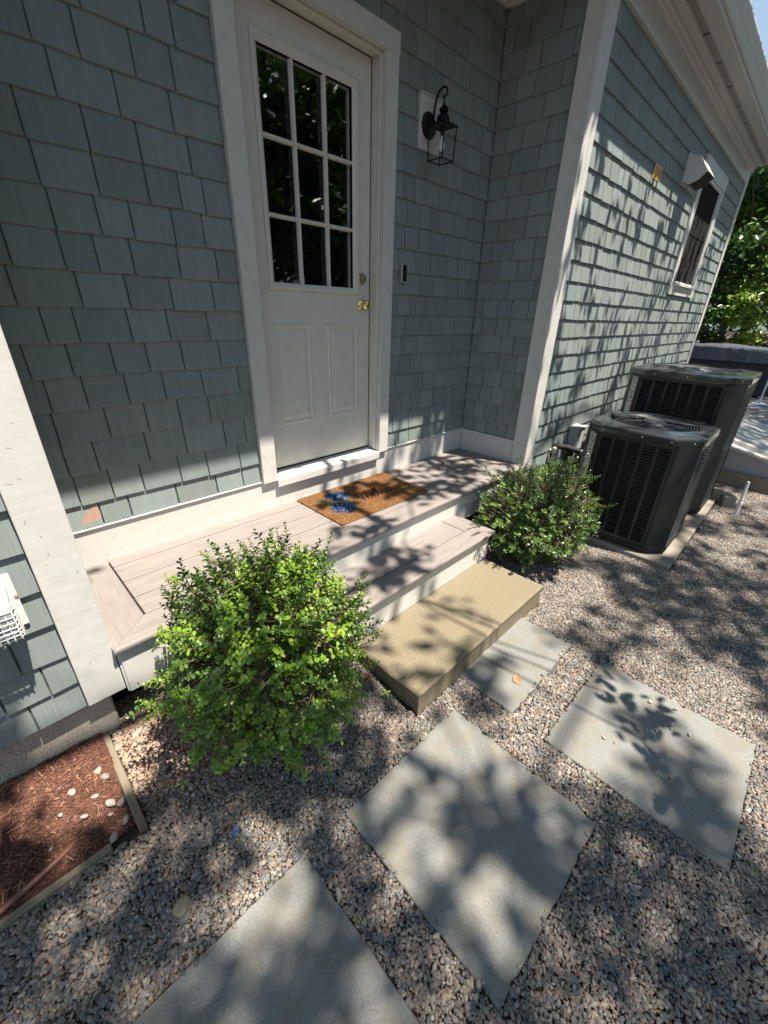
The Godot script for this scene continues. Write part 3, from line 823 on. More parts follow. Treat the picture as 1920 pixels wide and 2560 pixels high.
func build_mat() -> void:
	var mt := thing("doormat", "brown coir doormat with blue hydrangeas and the word Welcome", "doormat", Vector3(-1.35, H, 0.238))
	mt.rotation.y = -0.006
	var hw := 0.366; var hd := 0.218
	var b := MB.new(); b.box(Vector3(0, 0.0045, 0), Vector3(hw * 2, 0.008, hd * 2), 0.002)
	add("backing", b, mats.coir_back, mt)
	var r := RandomNumberGenerator.new(); r.seed = 91
	var segs := []
	var sc := 0.105
	for l in WELCOME:
		for st in l:
			for k in range(0, st.size() - 2, 2):
				segs.append([Vector2(-0.085 + st[k] * sc + st[k + 1] * 0.014, 0.062 - st[k + 1] * sc), Vector2(-0.085 + st[k + 2] * sc + st[k + 3] * 0.014, 0.062 - st[k + 3] * sc)])
	# flower heads: florets of four petals
	var florets := []
	for f in [[Vector2(-0.145, -0.10), 0.072, 0], [Vector2(-0.222, 0.052), 0.075, 1]]:
		for k in 95:
			var q := Vector2(r.randf_range(-1, 1), r.randf_range(-1, 1))
			if q.length() > 1.0: continue
			florets.append([f[0] + q * f[1] * Vector2(1.0, 0.95), r.randf_range(0.010, 0.016), r.randf() * TAU, r.randi() % 4, f[2]])
	var blues := [Color(0.03, 0.06, 0.19), Color(0.06, 0.16, 0.42), Color(0.14, 0.30, 0.58), Color(0.30, 0.50, 0.70)]
	var leaves := [[Vector2(-0.265, -0.075), Vector2(0.05, 0.05), 0.018], [Vector2(-0.15, -0.02), Vector2(0.05, -0.035), 0.017], [Vector2(-0.225, -0.035), Vector2(0.045, 0.012), 0.018]]
	var blade := MB.new()
	for k in 3:
		var a0 := TAU * k / 3.0; var a1 := TAU * (k + 1) / 3.0
		blade.face([Vector3(cos(a0), 0, sin(a0)) * 0.0013, Vector3(cos(a1), 0, sin(a1)) * 0.0013, Vector3(0.0004, 0.0095, 0)], Vector3(cos((a0 + a1) * 0.5), 0.1, sin((a0 + a1) * 0.5)))
	var xf := []; var cols := []
	var step := 0.0031
	var x := -hw + 0.002
	while x < hw - 0.001:
		var z := -hd + 0.002
		while z < hd - 0.001:
			var q := Vector2(x + r.randf_range(-0.0016, 0.0016), z + r.randf_range(-0.0016, 0.0016))
			var w := r.randf()
			var c := Color(0.25, 0.115, 0.04).lerp(Color(0.52, 0.29, 0.125), w)
			for lf in leaves:
				var dq: Vector2 = q - lf[0]; var ax: Vector2 = lf[1].normalized(); var ln: float = lf[1].length()
				var al := dq.dot(ax); var pp: float = abs(dq.dot(Vector2(-ax.y, ax.x)))
				if abs(al) < ln and pp < lf[2] * (1.0 - (al / ln) * (al / ln)): c = Color(0.17, 0.25, 0.12).lerp(Color(0.34, 0.42, 0.24), w)
			for f in [[Vector2(-0.145, -0.10), 0.070], [Vector2(-0.222, 0.052), 0.073]]:
				if q.distance_to(f[0]) < f[1]: c = Color(0.012, 0.03, 0.11)
			if q.x < -0.05 and q.x > -0.32:
				for f in florets:
					var dq: Vector2 = q - f[0]
					var dl := dq.length()
					if dl < f[1]:
						if cos((dq.angle() + f[2]) * 4.0) * 0.3 + 0.75 > dl / f[1]:
							c = blues[f[3]] * r.randf_range(0.8, 1.15)
							if dl < f[1] * 0.2: c = Color(0.45, 0.55, 0.6)
						elif c.r > c.b: c = Color(0.02, 0.04, 0.13)
			if q.x > -0.10 and q.y > -0.06 and q.y < 0.085:
				for sg in segs:
					var a: Vector2 = sg[0]; var e: Vector2 = sg[1]
					var t: float = clamp((q - a).dot(e - a) / max((e - a).length_squared(), 1e-9), 0, 1)
					if q.distance_to(a.lerp(e, t)) < 0.0044: c = Color(0.035, 0.017, 0.008) * r.randf_range(0.7, 1.3)
			var bs := Basis.from_euler(Vector3(r.randf_range(-0.5, 0.5), r.randf() * TAU, r.randf_range(-0.5, 0.5))) * Basis.from_scale(Vector3(1.2, r.randf_range(0.75, 1.1), 1.2))
			xf.append(Transform3D(bs, Vector3(q.x, 0.0078, q.y))); cols.append(c)
			z += step
		x += step
	tag(many("coir_pile", blade.mesh(), mats.coir, xf, cols, mt), "", "", "", "stuff")

# ------------------------------------------------------------------ stepping stones
var stones := []     # [centre Vector2(x,z), half Vector2, angle]
func build_stones() -> void:
	var defs := [
		[-1.711, 1.273, 0.601, 0.293, 0.008, "small oblong bluestone slab touching the concrete slab, dry leaf on it"],
		[-1.726, 1.711, 0.603, 0.604, 0.010, "square bluestone slab at right with pebbles scattered on it"],
		[-2.472, 1.365, 0.602, 0.599, 0.022, "large square bluestone slab in the middle foreground, nearest the left bush"],
		[-3.24, 1.362, 0.606, 0.606, 0.006, "bluestone slab cut off by the bottom edge, left of the middle one"]]
	for k in defs.size():
		var d = defs[k]
		var a: float = d[4]
		var ex := Vector2(cos(a), sin(a)); var ez := Vector2(-sin(a), cos(a))
		var c: Vector2 = Vector2(d[0], d[1]) + ex * d[2] * 0.5 + ez * d[3] * 0.5
		stones.append([c, Vector2(d[2], d[3]) * 0.5, a])
		var b := MB.new()
		var hx: float = d[2] * 0.5; var hz: float = d[3] * 0.5
		var en := nz(120 + k, 7.0, 3); var cn := nz(140 + k, 16.0, 2)
		var edge := []
		var nseg := 36
		for e in 4:
			for i in nseg:
				var u := -1.0 + 2.0 * i / nseg
				var q := [Vector2(u * hx, -hz), Vector2(hx, u * hz), Vector2(-u * hx, hz), Vector2(-hx, -u * hz)][e] as Vector2
				var o := [Vector2(0, -1), Vector2(1, 0), Vector2(0, 1), Vector2(-1, 0)][e] as Vector2
				var chip: float = max(0.0, cn.get_noise_2d(q.x * 1.5, q.y * 1.5) - 0.28) * 0.022
				edge.append([q + o * (en.get_noise_2d(q.x, q.y) * 0.003 - chip), o, chip])
		var top := []
		for e in edge: top.append(e[0] - e[1] * (0.003 + e[2] * 0.8))
		var tidx := Geometry2D.triangulate_polygon(PackedVector2Array(top))
		for i in range(0, tidx.size(), 3):
			b.face([Vector3(top[tidx[i]].x, 0.002, top[tidx[i]].y), Vector3(top[tidx[i + 1]].x, 0.002, top[tidx[i + 1]].y), Vector3(top[tidx[i + 2]].x, 0.002, top[tidx[i + 2]].y)], Vector3.UP)
		for i in edge.size():
			var j := (i + 1) % edge.size()
			var o3 := Vector3(edge[i][1].x, 0, edge[i][1].y)
			var t0 := Vector3(top[i].x, 0.002, top[i].y); var t1 := Vector3(top[j].x, 0.002, top[j].y)
			var m0 := Vector3(edge[i][0].x, -0.002 - edge[i][2] * 0.5, edge[i][0].y); var m1 := Vector3(edge[j][0].x, -0.002 - edge[j][2] * 0.5, edge[j][0].y)
			b.face([t0, t1, m1], o3 + Vector3.UP); b.face([t0, m1, m0], o3 + Vector3.UP)
			b.face([m0, m1, Vector3(m1.x, -0.038, m1.z)], o3); b.face([m0, Vector3(m1.x, -0.038, m1.z), Vector3(m0.x, -0.038, m0.z)], o3)
		var o := add("stepping_stone", b, mats.bluestone)
		o.position = Vector3(c.x, 0.003, c.y); o.rotation.y = -a
		o.rotation.x = [0.0, 0.002, -0.001, 0.002][k]
		tag(o, d[5], "stepping stone", "bluestone stepping stones")

func on_stone(x: float, z: float, grow: float) -> bool:
	for s in stones:
		var d := Vector2(x, z) - (s[0] as Vector2)
		d = d.rotated(-s[2])
		if abs(d.x) < s[1].x + grow and abs(d.y) < s[1].y + grow: return true
	return false

func blob(sd: int, lat := 6, lon := 8, sq := 0.85) -> MB:      # rounded pebble of radius about 1
	var b := MB.new()
	var f := nz(sd, 0.55, 2)
	var p := func(i: int, j: int) -> Vector3:
		var th := PI * i / lat; var ph := TAU * (j % lon) / lon
		var d := Vector3(sin(th) * cos(ph), cos(th), sin(th) * sin(ph))
		var e := Vector3(sign(d.x) * pow(abs(d.x), sq), sign(d.y) * pow(abs(d.y), sq), sign(d.z) * pow(abs(d.z), sq))
		return e * (1.0 + 0.28 * f.get_noise_3dv(d * 1.7))
	var nrm := {}
	for i in lat + 1:
		for j in lon:
			var c: Vector3 = p.call(i, j)
			var du: Vector3 = p.call(min(i + 1, lat), j) - p.call(max(i - 1, 0), j)
			var dv: Vector3 = p.call(i, j + 1) - p.call(i, j + lon - 1)
			var q := du.cross(dv)
			if i == 0 or i == lat or q.length() < 1e-6: q = c
			if q.dot(c) < 0: q = -q
			nrm[i * 100 + j] = q.normalized()
	for i in lat:
		for j in lon:
			var l := (j + 1) % lon
			var a: Vector3 = p.call(i, j); var c: Vector3 = p.call(i, l); var d: Vector3 = p.call(i + 1, l); var e: Vector3 = p.call(i + 1, j)
			if i > 0: b.tri(a, c, d, nrm[i * 100 + j], nrm[i * 100 + l], nrm[(i + 1) * 100 + l])
			if i < lat - 1: b.tri(a, d, e, nrm[i * 100 + j], nrm[(i + 1) * 100 + l], nrm[(i + 1) * 100 + j])
	return b

func pebble_colour(r: RandomNumberGenerator, warm: float) -> Color:
	var k := r.randf()
	var c := Color(0.22, 0.215, 0.205)
	if k < 0.30: c = Color(0.165, 0.17, 0.172)
	elif k < 0.50: c = Color(0.27, 0.235, 0.20)
	elif k < 0.66: c = Color(0.33, 0.285, 0.24)
	elif k < 0.76: c = Color(0.215, 0.16, 0.13)
	elif k < 0.83: c = Color(0.145, 0.165, 0.185)
	elif k < 0.90: c = Color(0.42, 0.38, 0.33)
	elif k < 0.94: c = Color(0.36, 0.25, 0.20)
	c = c.lerp(Color(0.46, 0.33, 0.235), warm * r.randf_range(0.2, 0.9))
	return Color(c.r * 0.93, c.g * 0.895, c.b * 0.865) * r.randf_range(0.65, 1.15)

func build_gravel() -> void:
	var r := RandomNumberGenerator.new(); r.seed = 404
	var m := blob(9).mesh()
	var xf := []; var cols := []
	var patch := nz(55, 1.3, 2)
	for layer in 2:
		var x := -3.75
		var st := 0.0076
		while x < 2.36:
			var z := 0.45 if x > -2.953 else 0.98
			var zmax: float = 2.8 if x < -1.0 else 2.6
			while z < zmax:
				var px := x + r.randf_range(-0.0042, 0.0042); var pz := z + r.randf_range(-0.0042, 0.0042)
				var st2: float = st
				var spill := on_stone(px, pz, 0.003)
				var skip := spill and (layer == 1 or r.randf() > 0.07 or on_stone(px, pz, -0.012))
				if px > -2.02 and px < -0.905 and pz < 1.293: skip = true
				if px > -3.02 and px < -2.952 and pz < 0.99: skip = true
				if px < -2.96 and pz < 0.975: skip = true
				if px > 0.06 and px < 2.0 and pz > 0.72 and pz < 1.745: skip = true
				if px > 0.0 and pz < 0.6: skip = true
				if layer == 1 and r.randf() < 0.45: skip = true
				if not skip:
					var s: float = clamp(r.randfn(1.0, 0.34), 0.5, 1.9)
					if r.randf() < 0.012: s *= 1.6
					var e := Vector3(0.0048 * r.randf_range(0.85, 1.45), 0.0033 * r.randf_range(0.75, 1.25), 0.0037 * r.randf_range(0.8, 1.2)) * s
					var bs := Basis.from_euler(Vector3(r.randfn(0, 0.35), r.randf() * TAU, r.randfn(0, 0.35)))
					var y := ground_y(px, pz) - 0.005 + layer * 0.0036 + r.randf_range(-0.002, 0.0025)
					if spill: y = 0.0075
					if pz < 1.0 and px > -2.03 and px < 0.0: y -= 0.004
					xf.append(Transform3D(bs * Basis.from_scale(e), Vector3(px, y, pz)))
					var warm: float = clamp(smoothstep(1.15, 0.7, pz) * smoothstep(-2.0, -2.4, px) + patch.get_noise_2d(px, pz) * 0.25, 0, 1)
					cols.append(pebble_colour(r, warm))
				z += st2
			x += st
	for k in 42000:      # the yard goes on towards the wood
		var px := r.randf_range(-4.6, 2.36); var pz := r.randf_range(2.55, 4.4)
		var e := Vector3(0.0068, 0.0042, 0.0055) * r.randf_range(0.7, 1.5)
		xf.append(Transform3D(Basis.from_euler(Vector3(r.randfn(0, 0.35), r.randf() * TAU, r.randfn(0, 0.35))) * Basis.from_scale(e), Vector3(px, -0.006 + r.randf_range(-0.003, 0.004), pz)))
		cols.append(pebble_colour(r, 0.0))
	tag(many("gravel", m, mats.gravel_stone, xf, cols), "mixed grey and tan pea gravel covering the yard", "gravel", "", "stuff")
	# loose pebbles lying on the slabs and the mulch, each one countable
	var spots := [[-1.36, 2.02, 0.9, 1], [-1.40, 1.96, 1.1, 1], [-1.30, 2.06, 0.8, 1], [-1.47, 2.05, 0.9, 1], [-1.22, 1.96, 1.2, 1], [-1.55, 1.88, 0.8, 1], [-1.28, 2.12, 0.9, 1], [-1.18, 2.05, 1.0, 1], [-1.26, 1.86, 0.8, 1], [-1.33, 1.80, 0.8, 1], [-1.44, 2.16, 0.9, 1],
		[-3.02, 0.72, 1.3, 0], [-3.01, 0.755, 1.5, 0], [-3.05, 0.80, 1.0, 0], [-3.02, 0.85, 1.4, 0], [-2.995, 0.87, 1.6, 0], [-3.03, 0.885, 1.2, 0], [-3.10, 0.74, 1.2, 0], [-3.14, 0.79, 1.0, 0], [-3.09, 0.84, 1.1, 0], [-3.18, 0.87, 1.0, 0], [-3.00, 0.93, 1.4, 0], [-3.04, 0.955, 1.3, 0], [-3.12, 0.70, 1.0, 0]]
	var pms := [blob(23, 10, 14, 0.95).mesh(), blob(24, 10, 14, 0.95).mesh(), blob(27, 10, 14, 0.95).mesh(), blob(29, 10, 14, 0.95).mesh()]
	for k in spots.size():
		var s = spots[k]
		var o := MeshInstance3D.new()
		o.name = numbered("loose_pebble"); o.mesh = pms[k % 4]
		add_child(o)
		var mt := StandardMaterial3D.new()
		mt.roughness = 0.7
		mt.albedo_color = (Color(0.30, 0.28, 0.25) * r.randf_range(0.7, 1.3) if s[3] == 1 else Color(0.32, 0.27, 0.23) * r.randf_range(0.6, 1.2)).linear_to_srgb()
		mt.albedo_color.a = 1.0
		o.material_override = mt
		var yy: float = 0.010 if s[3] == 1 else ground_y(s[0], s[1]) + 0.016
		o.transform = Transform3D(Basis.from_euler(Vector3(0, r.randf() * TAU, 0)) * Basis.from_scale(Vector3(0.012 * r.randf_range(0.7, 1.15), 0.006 * r.randf_range(0.8, 1.3), 0.0085 * r.randf_range(0.7, 1.1)) * s[2] * (0.75 if s[3] == 1 else r.randf_range(0.6, 1.15))), Vector3(s[0], yy, s[1]))
		tag(o, "small pebble lying loose on the right square bluestone slab" if s[3] == 1 else "pale pebble lying loose on the red mulch bed", "pebble", "loose pebbles on the right slab" if s[3] == 1 else "loose pebbles on the mulch")
	M("tan_rock", Color(0.40, 0.31, 0.20), 0.8)
	var big := add("round_rock", blob(31, 14, 20, 1.0), mats.tan_rock)
	big.transform = Transform3D(Basis.from_euler(Vector3(0, 0.5, 0)) * Basis.from_scale(Vector3(0.026, 0.013, 0.019)), Vector3(-2.956, 0.014, 1.235))
	tag(big, "smooth tan rock, larger than the gravel around it, left foreground", "rock")

func build_leaf_litter() -> void:
	var r := RandomNumberGenerator.new(); r.seed = 606
	var b := MB.new()
	b.face([Vector3(-0.5, 0, 0), Vector3(-0.1, 0.12, 0.5), Vector3(0.5, 0.02, 0.05), Vector3(0.0, 0.1, -0.45)], Vector3.UP)
	var xf := []; var cols := []
	for k in 420:
		var x := r.randf_range(-3.3, 2.2); var z := r.randf_range(0.9, 2.6)
		if x < -2.9 and z < 1.0: continue
		if x > -2.03 and x < -0.9 and z < 1.3: continue
		if x > 0.0 and z < 1.75: continue
		var on := on_stone(x, z, 0.0)
		if on and r.randf() < 0.6: continue
		var needle := r.randf() < 0.6
		var s := Vector3(r.randf_range(0.012, 0.035), 0.01, r.randf_range(0.0012, 0.0025)) if needle else Vector3(r.randf_range(0.010, 0.020), 0.02, r.randf_range(0.007, 0.013))
		xf.append(Transform3D(Basis(Vector3.UP, r.randf() * TAU) * Basis.from_scale(s), Vector3(x, (0.0062 if on else ground_y(x, z) + 0.004) , z)))
		cols.append(Color(0.12, 0.06, 0.03).lerp(Color(0.34, 0.20, 0.10), r.randf()))
	tag(many("leaf_litter", b.mesh(), mats.mulch_chip, xf, cols), "brown leaf scraps and needles scattered over the gravel", "litter", "", "stuff")

# ------------------------------------------------------------------ mulch bed
func build_mulch() -> void:
	var r := RandomNumberGenerator.new(); r.seed = 515
	var f := nz(66, 6.0, 3)
	var b := MB.new()
	var my := func(x: float, z: float) -> float: return ground_y(x, z) + 0.004 + f.get_noise_2d(x, z) * 0.012 + 0.012 * smoothstep(0.9, 0.62, z)
	var nx := 44; var nz_ := 24
	for i in nx:
		for j in nz_:
			var q := []
			for c in [[i, j], [i + 1, j], [i + 1, j + 1], [i, j + 1]]:
				var x := lerpf(-4.2, -2.975, float(c[0]) / nx); var z := lerpf(0.55, 0.955, float(c[1]) / nz_)
				q.append(Vector3(x, my.call(x, z), z))
			b.face([q[0], q[1], q[2]], Vector3.UP); b.face([q[0], q[2], q[3]], Vector3.UP)
	M("mulch_base", Color(0.085, 0.032, 0.019), 0.95)
	tag(add("mulch_bed", b, mats.mulch_base), "reddish brown mulch bed beside the foundation", "mulch bed", "", "structure")
	var chip := MB.new()
	chip.box(Vector3.ZERO, Vector3(1, 1, 1), 0.2)
	var xf := []; var cols := []
	for k in 15000:
		var x := r.randf_range(-4.1, -2.985); var z := r.randf_range(0.568, 0.95)
		if k > 13800:      # strays among the gravel near the bush
			x = r.randf_range(-2.93, -2.3); z = r.randf_range(0.55, 0.95)
		var ln := r.randf_range(0.005, 0.024) if r.randf() < 0.88 else r.randf_range(0.024, 0.05)
		var bs := Basis.from_euler(Vector3(r.randfn(0, 0.25), r.randf() * TAU, r.randfn(0, 0.22))) * Basis.from_scale(Vector3(ln, r.randf_range(0.001, 0.0024), r.randf_range(0.0014, 0.0038)))
		var y: float = my.call(x, z) if x < -2.98 else ground_y(x, z)
		xf.append(Transform3D(bs, Vector3(x, y + r.randf_range(0.0, 0.006), z)))
		var c := Color(0.055, 0.024, 0.016).lerp(Color(0.20, 0.088, 0.055), r.randf())
		if r.randf() < 0.06: c = Color(0.33, 0.17, 0.105)
		cols.append(c)
	tag(many("mulch_chips", chip.mesh(), mats.mulch_chip, xf, cols), "loose red brown shredded bark on the bed", "mulch", "", "stuff")
	# edging boards
	var e := MB.new(); e.mm(-2.9805, -2.9565, -0.03, 0.093, 0.572, 0.983, 0.003)
	tag(add("edging_board", e, mats.weathered_timber), "weathered edging board running out from the foundation", "edging board", "mulch bed edging")
	e = MB.new(); e.mm(-4.3, -3.052, -0.03, 0.058, 0.954, 0.978, 0.003)
	tag(add("edging_board", e, mats.weathered_timber_x), "half buried edging board beside the brown hose", "edging board", "mulch bed edging")
	var hs := MB.new()
	var path := []; var rad := []
	var ctl := [Vector3(-3.09, 0.035, 0.845), Vector3(-3.125, 0.062, 0.885), Vector3(-3.155, 0.072, 0.905), Vector3(-3.19, 0.074, 0.918), Vector3(-3.235, 0.073, 0.928), Vector3(-3.31, 0.072, 0.945), Vector3(-3.5, 0.07, 0.94), Vector3(-3.9, 0.07, 0.9)]
	var cv := Curve3D.new()
	for k in ctl.size():
		var tg: Vector3 = (ctl[min(k + 1, ctl.size() - 1)] - ctl[max(k - 1, 0)]) * 0.17
		cv.add_point(ctl[k], -tg, tg)
	for k in 49:
		path.append(cv.sample_baked(cv.get_baked_length() * k / 48.0)); rad.append(0.0085 if k > 3 else 0.004 + 0.0011 * k)
	hs.tube(path, rad, 10)
	tag(add("garden_hose", hs, mats.hose_rubber), "brown garden hose curving out of the mulch", "hose")

# ------------------------------------------------------------------ things fixed to the walls
func build_wall_things() -> void:
	# wall lantern
	var l := thing("wall_lantern", "black iron lantern with clear glass panes on the entry wall", "wall lamp", Vector3(-0.675, 0, 0))
	var b := MB.new(); b.mm(-0.068, 0.112, 2.366, 2.60, -0.012, 0.012, 0.002); b.mm(-0.070, 0.114, 2.6005, 2.607, -0.012, 0.018, 0.001)
	add("mounting_block", b, mats.white_trim, l)
	var fz := Basis(Vector3.RIGHT, Vector3.BACK, Vector3.DOWN)
	b = MB.new()
	b.lathe([[0.0, 0.030], [0.016, 0.029], [0.022, 0.022], [0.045, 0.017], [0.055, 0.010], [0.060, 0.006], [0.061, 0.0]], Vector3(0, 2.475, 0.012), fz, 28)
	add("back_plate", b, mats.black_iron, l)
	b = MB.new()
	var arm := [Vector3(0, 2.478, 0.036), Vector3(0, 2.505, 0.046), Vector3(0, 2.545, 0.050), Vector3(0, 2.582, 0.060), Vector3(0, 2.608, 0.078), Vector3(0, 2.618, 0.100), Vector3(0, 2.612, 0.122), Vector3(0, 2.595, 0.132), Vector3(0, 2.580, 0.127), Vector3(0, 2.573, 0.115), Vector3(0, 2.576, 0.104), Vector3(0, 2.584, 0.100)]
	b.tube(arm, [0.006, 0.006, 0.0062, 0.0062, 0.0062, 0.006, 0.0055, 0.005, 0.0045, 0.004, 0.0035, 0.004], 8)
	add("hook_arm", b, mats.black_iron, l)
	b = MB.new()
	var lp := []
	var lr := []
	for k in 13:
		lp.append(Vector3(0.008 * cos(TAU * k / 12.0), 2.567 + 0.014 * sin(TAU * k / 12.0), 0.115)); lr.append(0.0018)
	b.tube(lp, lr, 6, false)
	add("hanging_ring", b, mats.black_iron, l)
	var c := Vector3(0, 0, 0.115)
	b = MB.new()
	b.lathe([[0.0, 2.556], [0.005, 2.554], [0.007, 2.545], [0.019, 2.531], [0.0255, 2.521], [0.024, 2.515], [0.014, 2.506], [0.012, 2.502], [0.028, 2.500], [0.034, 2.492], [0.036, 2.470], [0.037, 2.462]], c, Basis.IDENTITY, 20)
	add("finial", b, mats.black_iron, l)
	b = MB.new()
	var tw := 0.056; var bw := 0.049; var ty := 2.455; var by := 2.302
	b.face([c + Vector3(-tw, ty, -tw), c + Vector3(tw, ty, -tw), c + Vector3(tw, ty, tw), c + Vector3(-tw, ty, tw)], Vector3.DOWN)
	for k in 4:
		var a0 := PI / 4 + PI / 2 * k; var a1 := a0 + PI / 2
		var d0 := Vector3(cos(a0), 0, sin(a0)) * sqrt(2.0); var d1 := Vector3(cos(a1), 0, sin(a1)) * sqrt(2.0)
		b.face([c + d0 * tw + Vector3(0, ty, 0), c + d1 * tw + Vector3(0, ty, 0), c + d1 * 0.027 + Vector3(0, ty + 0.012, 0), c + d0 * 0.027 + Vector3(0, ty + 0.012, 0)], d0 + d1 + Vector3.UP)
		b.tube([c + d0 * tw + Vector3(0, ty + 0.003, 0), c + d0 * bw + Vector3(0, by - 0.004, 0)], [0.0034, 0.0034], 6)
		b.tube([c + d0 * tw + Vector3(0, ty, 0), c + d1 * tw + Vector3(0, ty, 0)], [0.0034, 0.0034], 6)
		b.tube([c + d0 * bw + Vector3(0, by, 0), c + d1 * bw + Vector3(0, by, 0)], [0.0034, 0.0034], 6)
		b.lathe([[0.0, 0.007], [0.005, 0.003], [0.005, -0.003], [0.0, -0.007]], c + d0 * bw + Vector3(0, by, 0), Basis.IDENTITY, 8)
		b.lathe([[0.0, 0.007], [0.005, 0.003], [0.005, -0.003], [0.0, -0.007]], c + d0 * tw + Vector3(0, ty, 0), Basis.IDENTITY, 8)
	add("cage", b, mats.black_iron, l)
	for k in 4:
		var a0 := PI / 4 + PI / 2 * k; var a1 := a0 + PI / 2
		var d0 := Vector3(cos(a0), 0, sin(a0)) * sqrt(2.0) * 0.97; var d1 := Vector3(cos(a1), 0, sin(a1)) * sqrt(2.0) * 0.97
		b = MB.new()
		b.face([c + d0 * tw + Vector3(0, ty - 0.003, 0), c + d1 * tw + Vector3(0, ty - 0.003, 0), c + d1 * bw + Vector3(0, by + 0.003, 0), c + d0 * bw + Vector3(0, by + 0.003, 0)], d0 + d1)
		add("glass_pane", b, mats.pane_glass, l)
	b = MB.new()
	b.lathe([[0.0, 2.345], [0.008, 2.348], [0.015, 2.358], [0.0165, 2.370], [0.013, 2.388], [0.008, 2.405], [0.0075, 2.415]], c, Basis.IDENTITY, 16)
	add("bulb", b, mats.bulb_glass, l)
	b = MB.new(); b.lathe([[0.0, 2.412], [0.0105, 2.412], [0.0105, 2.455]], c, Basis.IDENTITY, 14); add("socket", b, mats.black_iron, l)
	# doorbell
	var d := thing("video_doorbell", "slim video doorbell with black front beside the door casing", "doorbell", Vector3(-0.838, 1.745, 0))
	b = MB.new(); b.box(Vector3(0, 0, 0.012), Vector3(0.046, 0.110, 0.026), 0.003); add("housing", b, mats.satin_nickel, d)
	b = MB.new(); b.box(Vector3(0.002, 0, 0.0255), Vector3(0.034, 0.086, 0.002), 0.0008); add("front_panel", b, mats.plastic_black, d)
	b = MB.new(); b.lathe([[0.0, 0.0025], [0.006, 0.002], [0.007, 0.0]], Vector3(0.002, 0.006, 0.0266), fz, 16); add("lens", b, mats.unit_black, d)
	# dryer vent on the left wing
	var v := thing("vent_hood", "white louvred vent hood with grille on the left wing wall", "vent", Vector3(-3.112, 0.762, 0.60))
	b = MB.new(); b.box(Vector3(0, 0, 0.004), Vector3(0.166, 0.176, 0.008), 0.003); add("flange", b, mats.plastic_white, v)
	b = MB.new()
	var hw := 0.066
	# closed upper hood, leaning out, then an open grille below
	var tp := Vector3(0, 0.078, 0.010); var md := Vector3(0, 0.012, 0.078); var bt := Vector3(0, -0.074, 0.092)
	b.face([Vector3(-hw, tp.y, tp.z), Vector3(hw, tp.y, tp.z), Vector3(hw - 0.006, md.y, md.z), Vector3(-hw + 0.006, md.y, md.z)], Vector3(0, 1, 1))
	for s in [-1.0, 1.0]:
		b.face([Vector3(s * hw, tp.y, tp.z), Vector3(s * hw, -0.0, 0.009), Vector3(s * (hw - 0.006), md.y, md.z)], Vector3(s, 0, 0))
	add("hood", b, mats.plastic_white, v)
	b = MB.new()
	for k in 9:
		var x := lerpf(-hw + 0.006, hw - 0.006, k / 8.0)
		b.tube([Vector3(x, md.y, md.z), Vector3(x, -0.04, 0.096), Vector3(x, bt.y, bt.z)], [0.0024, 0.0024, 0.0024], 5)
	for k in 7:
		var t := k / 6.0
		var y := lerpf(md.y, bt.y, t); var z := 0.080 + 0.017 * sin(PI * min(t * 0.8 + 0.05, 1.0))
		b.tube([Vector3(-hw, y - 0.006, 0.008), Vector3(-hw, y - 0.003, z - 0.02), Vector3(-hw + 0.008, y, z), Vector3(hw - 0.008, y, z), Vector3(hw, y - 0.003, z - 0.02), Vector3(hw, y - 0.006, 0.008)], [0.0024, 0.0024, 0.0024, 0.0024, 0.0024, 0.0024], 5)
	for s in [-1.0, 1.0]:
		for k in 6:
			var z := 0.016 + k * 0.0125
			b.tube([Vector3(s * hw, 0.004 - k * 0.001, z), Vector3(s * hw, bt.y, z + 0.002)], [0.0022, 0.0022], 5)
	add("grille", b, mats.plastic_white, v)
	b = MB.new(); b.mm(-0.058, 0.058, -0.074, 0.004, 0.0085, 0.074); add("flap_box", b, mats.box_grey, v)
	var lint := MB.new()
	var rr := RandomNumberGenerator.new(); rr.seed = 8
	for k in 90:
		var p := Vector3(rr.randf_range(-0.066, 0.066), -0.076 - rr.randf() * 0.006, rr.randf_range(0.03, 0.096))
		lint.tube([p, p + Vector3(rr.randf_range(-0.01, 0.01), rr.randf_range(-0.006, 0.006), rr.randf_range(-0.008, 0.008))], [0.0012, 0.0006], 4)
	add("lint", lint, mats.box_grey, v)
	b = MB.new(); b.lathe([[0.0, 0.003], [0.004, 0.0025], [0.0055, 0.0]], Vector3(0.079, 0.012, 0.008), fz, 10); add("screw", b, mats.dry_leaf, v)
	# yellow notice
	var im := Image.create(96, 128, false, Image.FORMAT_RGB8)
	im.fill(Color(0.98, 0.74, 0.06))
	rr.seed = 44
	for row in 5:
		var x := 10 + rr.randi() % 8
		while x < 84:
			var w := 5 + rr.randi() % 6
			im.fill_rect(Rect2i(x, 16 + row * 21, min(w, 86 - x), 13), Color(0.14, 0.10, 0.04))
			if rr.randf() < 0.7: im.fill_rect(Rect2i(x + 2, 20 + row * 21, max(w - 4, 1), 4), Color(0.80, 0.62, 0.12))
			x += w + 2 + (4 if rr.randf() < 0.25 else 0)
	M("notice_print", Color(1, 1, 1), 0.5, {tex = tex(im)})
	b = MB.new(); b.uvquad(Vector3(-0.085, 0.045, 0.004), Vector3(0.085, 0.045, 0.004), Vector3(0.085, -0.042, 0.006), Vector3(-0.085, -0.042, 0.006), Vector3.BACK)
	var bb := MB.new(); bb.box(Vector3(0, 0.0015, 0.001), Vector3(0.17, 0.087, 0.003))
	var y := thing("notice_plate", "small yellow notice with dark print on the front wall", "sign", Vector3(1.398, 2.567, 0.609))
	y.rotation.x = 0.06
	add("plate", bb, mats.box_grey, y); add("print", b, mats.notice_print, y)
